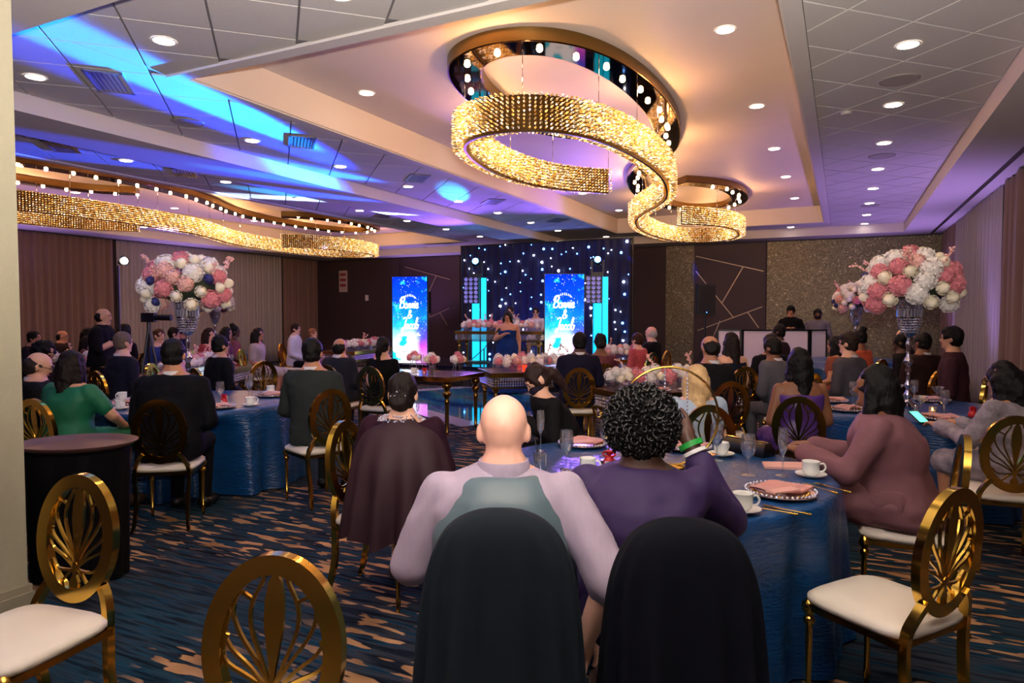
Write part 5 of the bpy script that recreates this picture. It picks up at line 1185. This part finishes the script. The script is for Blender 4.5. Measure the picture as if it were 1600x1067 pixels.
# ------------------------------------------------------------------ table settings, near table
def rel(c, a, r): return (c[0]+r*cos(R(a)), c[1]+r*sin(R(a)))
charger(-.24, 3.3, .4, 'between the two white cups on the blue cloth')
cup(-.36, 2.93, R(20), 'near the purple sleeve'); cup(-.13, 3.72, R(10), 'near the mauve sleeve')
cutlery(-.2, 3.03, R(72), 'fork', 'beside the purple sleeve'); cutlery(-.25, 3.0, R(76), 'knife', 'beside the purple sleeve'); cutlery(-.43, 2.8, R(60), 'spoon', 'at the cloth edge beside the purple sleeve')
cutlery(-.03, 3.52, R(50), 'fork', 'beside the mauve sleeve'); cutlery(-.08, 3.48, R(46), 'knife', 'beside the mauve sleeve')
glass('goblet', -.42, 3.62, 'half full behind the charger plate', liquid=WATER); glass('flute', -.26, 3.68, 'behind the charger plate', liquid=WATER)
glass('coupe', -.58, 3.28, 'of amber drink beside the purple sleeve', liquid=AMBER); favor(-.63, 3.42, .5, 'behind the amber cocktail')
glass('goblet', -.62, 3.9, 'beside the blonde woman', liquid=WATER); cup(-.62, 4.05, R(60), 'beside the blonde woman'); charger(-.85, 4.18, .2, 'before the blonde woman')
t = thing('clutch_bag', 'black evening clutch lying on the blue cloth near the violet dress', 'bag', (-.5, 4.22, TZ), R(149)); MB().loft([[(-.16, -.05, 0), (.16, -.05, 0), (.16, .06, 0), (-.16, .06, 0)], [(-.165, -.055, .03), (.165, -.055, .03), (.165, .065, .03), (-.165, .065, .03)], [(-.15, -.02, .075), (.15, -.02, .075), (.15, .03, .075), (-.15, .03, .075)]]).build('body', mat('black_leather', '#0c0b0e', .3), t, 60); MB().tube([(-.15, 0, .078), (.15, 0, .078)], .006, 8).build('clasp_bar', GOLD, t)
t = thing('napkin', 'folded pink napkin lying flat beside the white cup', 'napkin', (-.28, 3.9, TZ), .3); MB().loft([[(-.1, -.06, .0), (.1, -.07, 0), (.12, .05, 0), (-.09, .06, 0)], [(-.1, -.06, .012), (.1, -.07, .014), (.12, .05, .02), (-.09, .06, .014)]]).build('cloth', MT['rose_napkin_light'], t, 60)
glass('flute', -1.62, 3.72, 'beside the bald head with a little drink left', liquid=WATER); glass('tumbler', -1.36, 3.12, 'with a black straw beside the grey vest', liquid=WATER)
t = thing('drinking_straw', 'thin black straw leaning in the tumbler', 'straw', (-1.36, 3.12, TZ)); MB().tube([(.01, 0, .012), (-.03, 0, .19)], .003, 6).build('straw', BLACKP, t)
glass('goblet', -1.3, 3.33, 'full of water beside the grey vest', liquid=WATER); cup(-1.17, 3.3, R(0), 'between the grey vest and the purple sleeve'); favor(-1.12, 3.5, 0, 'behind the cup between the couple')
glass('goblet', -1.22, 3.75, 'empty beside the gold script sign'); glass('goblet', -1.05, 3.7, 'empty behind the purple sleeve'); cup(-1.0, 3.78, R(0), 'carrying a red bow behind the black curls'); favor(-.98, 3.9, .2, 'on the far side behind the black curls')
charger(-1.45, 4.0, .3, 'before the masked woman'); cutlery(-1.55, 3.55, R(10), 'fork', 'near the bald man'); cutlery(-1.5, 3.4, R(15), 'knife', 'near the bald man')
t = thing('table_sign', 'clear acrylic table sign with gold script on a thin gold stem', 'sign', (-1.16, 3.62, TZ), R(20)); MB().lathe([(.001, 0), (.045, 0), (.045, .008), (.001, .01)], 20, caps=False).build('base', GOLD, t); MB().tube([(0, 0, .008), (0, 0, .26)], .003, 6).build('stem', GOLD, t)
mb = MB()
def gl(pts, s, ox, oz): mb.tube(crom([(ox+u*s, 0, oz+v*s) for u, v in pts], 4), .0024, 5)
gl([(-.55, .35), (-.78, .5), (-.95, .25), (-.85, 0), (-.6, .05), (-.5, .3), (-.72, .2), (-.45, .1), (-.3, .4), (-.1, .75), (-.2, .3), (-.25, .02), (-.05, .3), (.1, .35), (.08, .05), (.2, .1), (.3, .35), (.42, .3), (.4, .02), (.55, .12), (.75, .4), (.85, .7), (.8, .05)], .075, 0, .25)
gl([(-.2, .3), (-.4, .5), (-.5, .2), (-.3, 0), (-.05, .2), (.1, .5), (.05, .05), (.25, .4), (.35, .05), (.5, .4), (.7, .35), (.65, .02), (.85, .2)], .06, .03, .315)
mb.build('script', GOLD, t, 180)
# gold hoop with crystal strands
t = thing('hoop_centrepiece', 'standing gold hoop hung with crystal strands on the near table', 'centrepiece', (-.83, 3.62, TZ), R(24))
MB().tube([(.265*sin(6.2832*i/64), 0, .275-.265*cos(6.2832*i/64)) for i in range(65)], .0065, 8, False).build('hoop', GOLD, t); MB().lathe([(.001, 0), (.09, 0), (.09, .01), (.001, .016)], 24, caps=False).build('base', GOLD, t)
bm_ = MB().ball((0, 0, 0), (.006, .006, .008), 6, 4).mesh('crystal', 180)
for x, n in ((-.12, 14), (-.02, 17), (.1, 15)):
    zt = .275+(.265**2-x*x)**.5-.008
    for k in range(n): link('crystal', bm_, CRYS, t, (x, 0, zt-.02*k))
# ------------------------------------------------------------------ left table
for a, wh in ((-70, 'before the man in the black suit'), (-28, 'before the man in the green-grey suit'), (-120, 'before the woman in emerald'), (55, 'before the man in glasses across the table'), (-175, 'before the man by the pillar')):
    x, y = rel(TC2, a, .66); charger(x, y, R(a), wh); x, y = rel(TC2, a+22, .74); cup(x, y, R(a+90), wh); x, y = rel(TC2, a+10, .45); glass('goblet', x, y, wh); x, y = rel(TC2, a-10, .45); glass('flute', x, y, wh)
for i, (a, q, wh) in enumerate(((-40, .5, 'between two cups on the left table'), (-10, .4, 'by the crystal vase foot on the left table'))): favor(*rel(TC2, a, q), 0, wh)
candle(*rel(TC2, -80, .25), 'on the left table'); shaker(*rel(TC2, -20, .3), 'on the left table')
# ------------------------------------------------------------------ table by the brown drape
for a, wh in ((-75, 'before the woman in lace'), (-140, 'behind the black bob'), (165, 'before the woman in violet satin'), (70, 'before the young man in plum'), (110, 'before the man in grey')):
    x, y = rel(TC3, a, .66); charger(x, y, R(a), wh); x, y = rel(TC3, a+12, .45); glass('goblet', x, y, wh, liquid=WATER); x, y = rel(TC3, a-11, .47); glass('coupe', x, y, wh, liquid=AMBER if a in (-140, 165) else None)
favor(.4, 6.4, .3, 'beside the shaker near the woman in lace'); favor(.95, 6.46, .8, 'beside the goblets near the woman in lace'); shaker(.56, 6.5, 'between two red bags'); candle(.68, 6.52, 'between the red bags'); cup(.3, 6.55, 1, 'on the table by the brown drape')
# ------------------------------------------------------------------ gold tables
for x, y, k in ((-5.2, 7.65, 0), (-5.6, 7.7, 1)): cup(x, y, k, ('left' if k else 'right')+'most on the gold table by the dance floor' if False else ('beside the ponytail woman' if k == 0 else 'beside the balding man by the dance floor'), ZT+.009)
favor(-5.05, 7.68, .4, 'on the gold table by the dance floor', ZT+.009); glass('tumbler', -4.95, 7.72, 'of dark cola on the gold table', ZT+.009, COLA); glass('flute', -5.25, 7.93, 'on the gold table by the dance floor', ZT+.009)
RC = mat('red_candle_glass', '#d0201c', .2, emit='#ff3a1c', estr=.8)
t = thing('votive_candle', 'red glass votive on the table before the singer', 'candle', (-4.0, 8.62, ZT+.009)); MB().lathe([(.001, 0), (.03, 0), (.036, .09), (.033, .09), (.027, .006), (.001, .006)], 16, caps=False).build('glass_cup', RC, t, 60); MB().ball((0, 0, .05), (.007, .007, .016), 8, 6).build('flame', mat('flame'), t)
for i, (x, y) in enumerate(((-3.75, 8.8), (-3.5, 9.05), (-3.3, 9.2))): glass('goblet', x, y, 'on the table before the singer', ZT+.009, WATER, 'goblets on the table before the singer')
for x, y, wh in ((-1.33, 7.54, 'on the table behind the hoop'), (-1.5, 7.32, 'beside the cream hydrangeas')): cup(x, y, .5, wh, ZT)
for x, y, wh in ((-1.22, 7.82, 'on the table behind the hoop'), (-1.76, 7.1, 'beside the cream hydrangeas')): charger(x, y, .5, wh, ZT)
for x, y in ((-7.95, 6.6), (-8.25, 7.3)): glass('goblet', x, y, 'on the long table below the tall flowers', ZT, WATER, 'goblets on the long flower table')
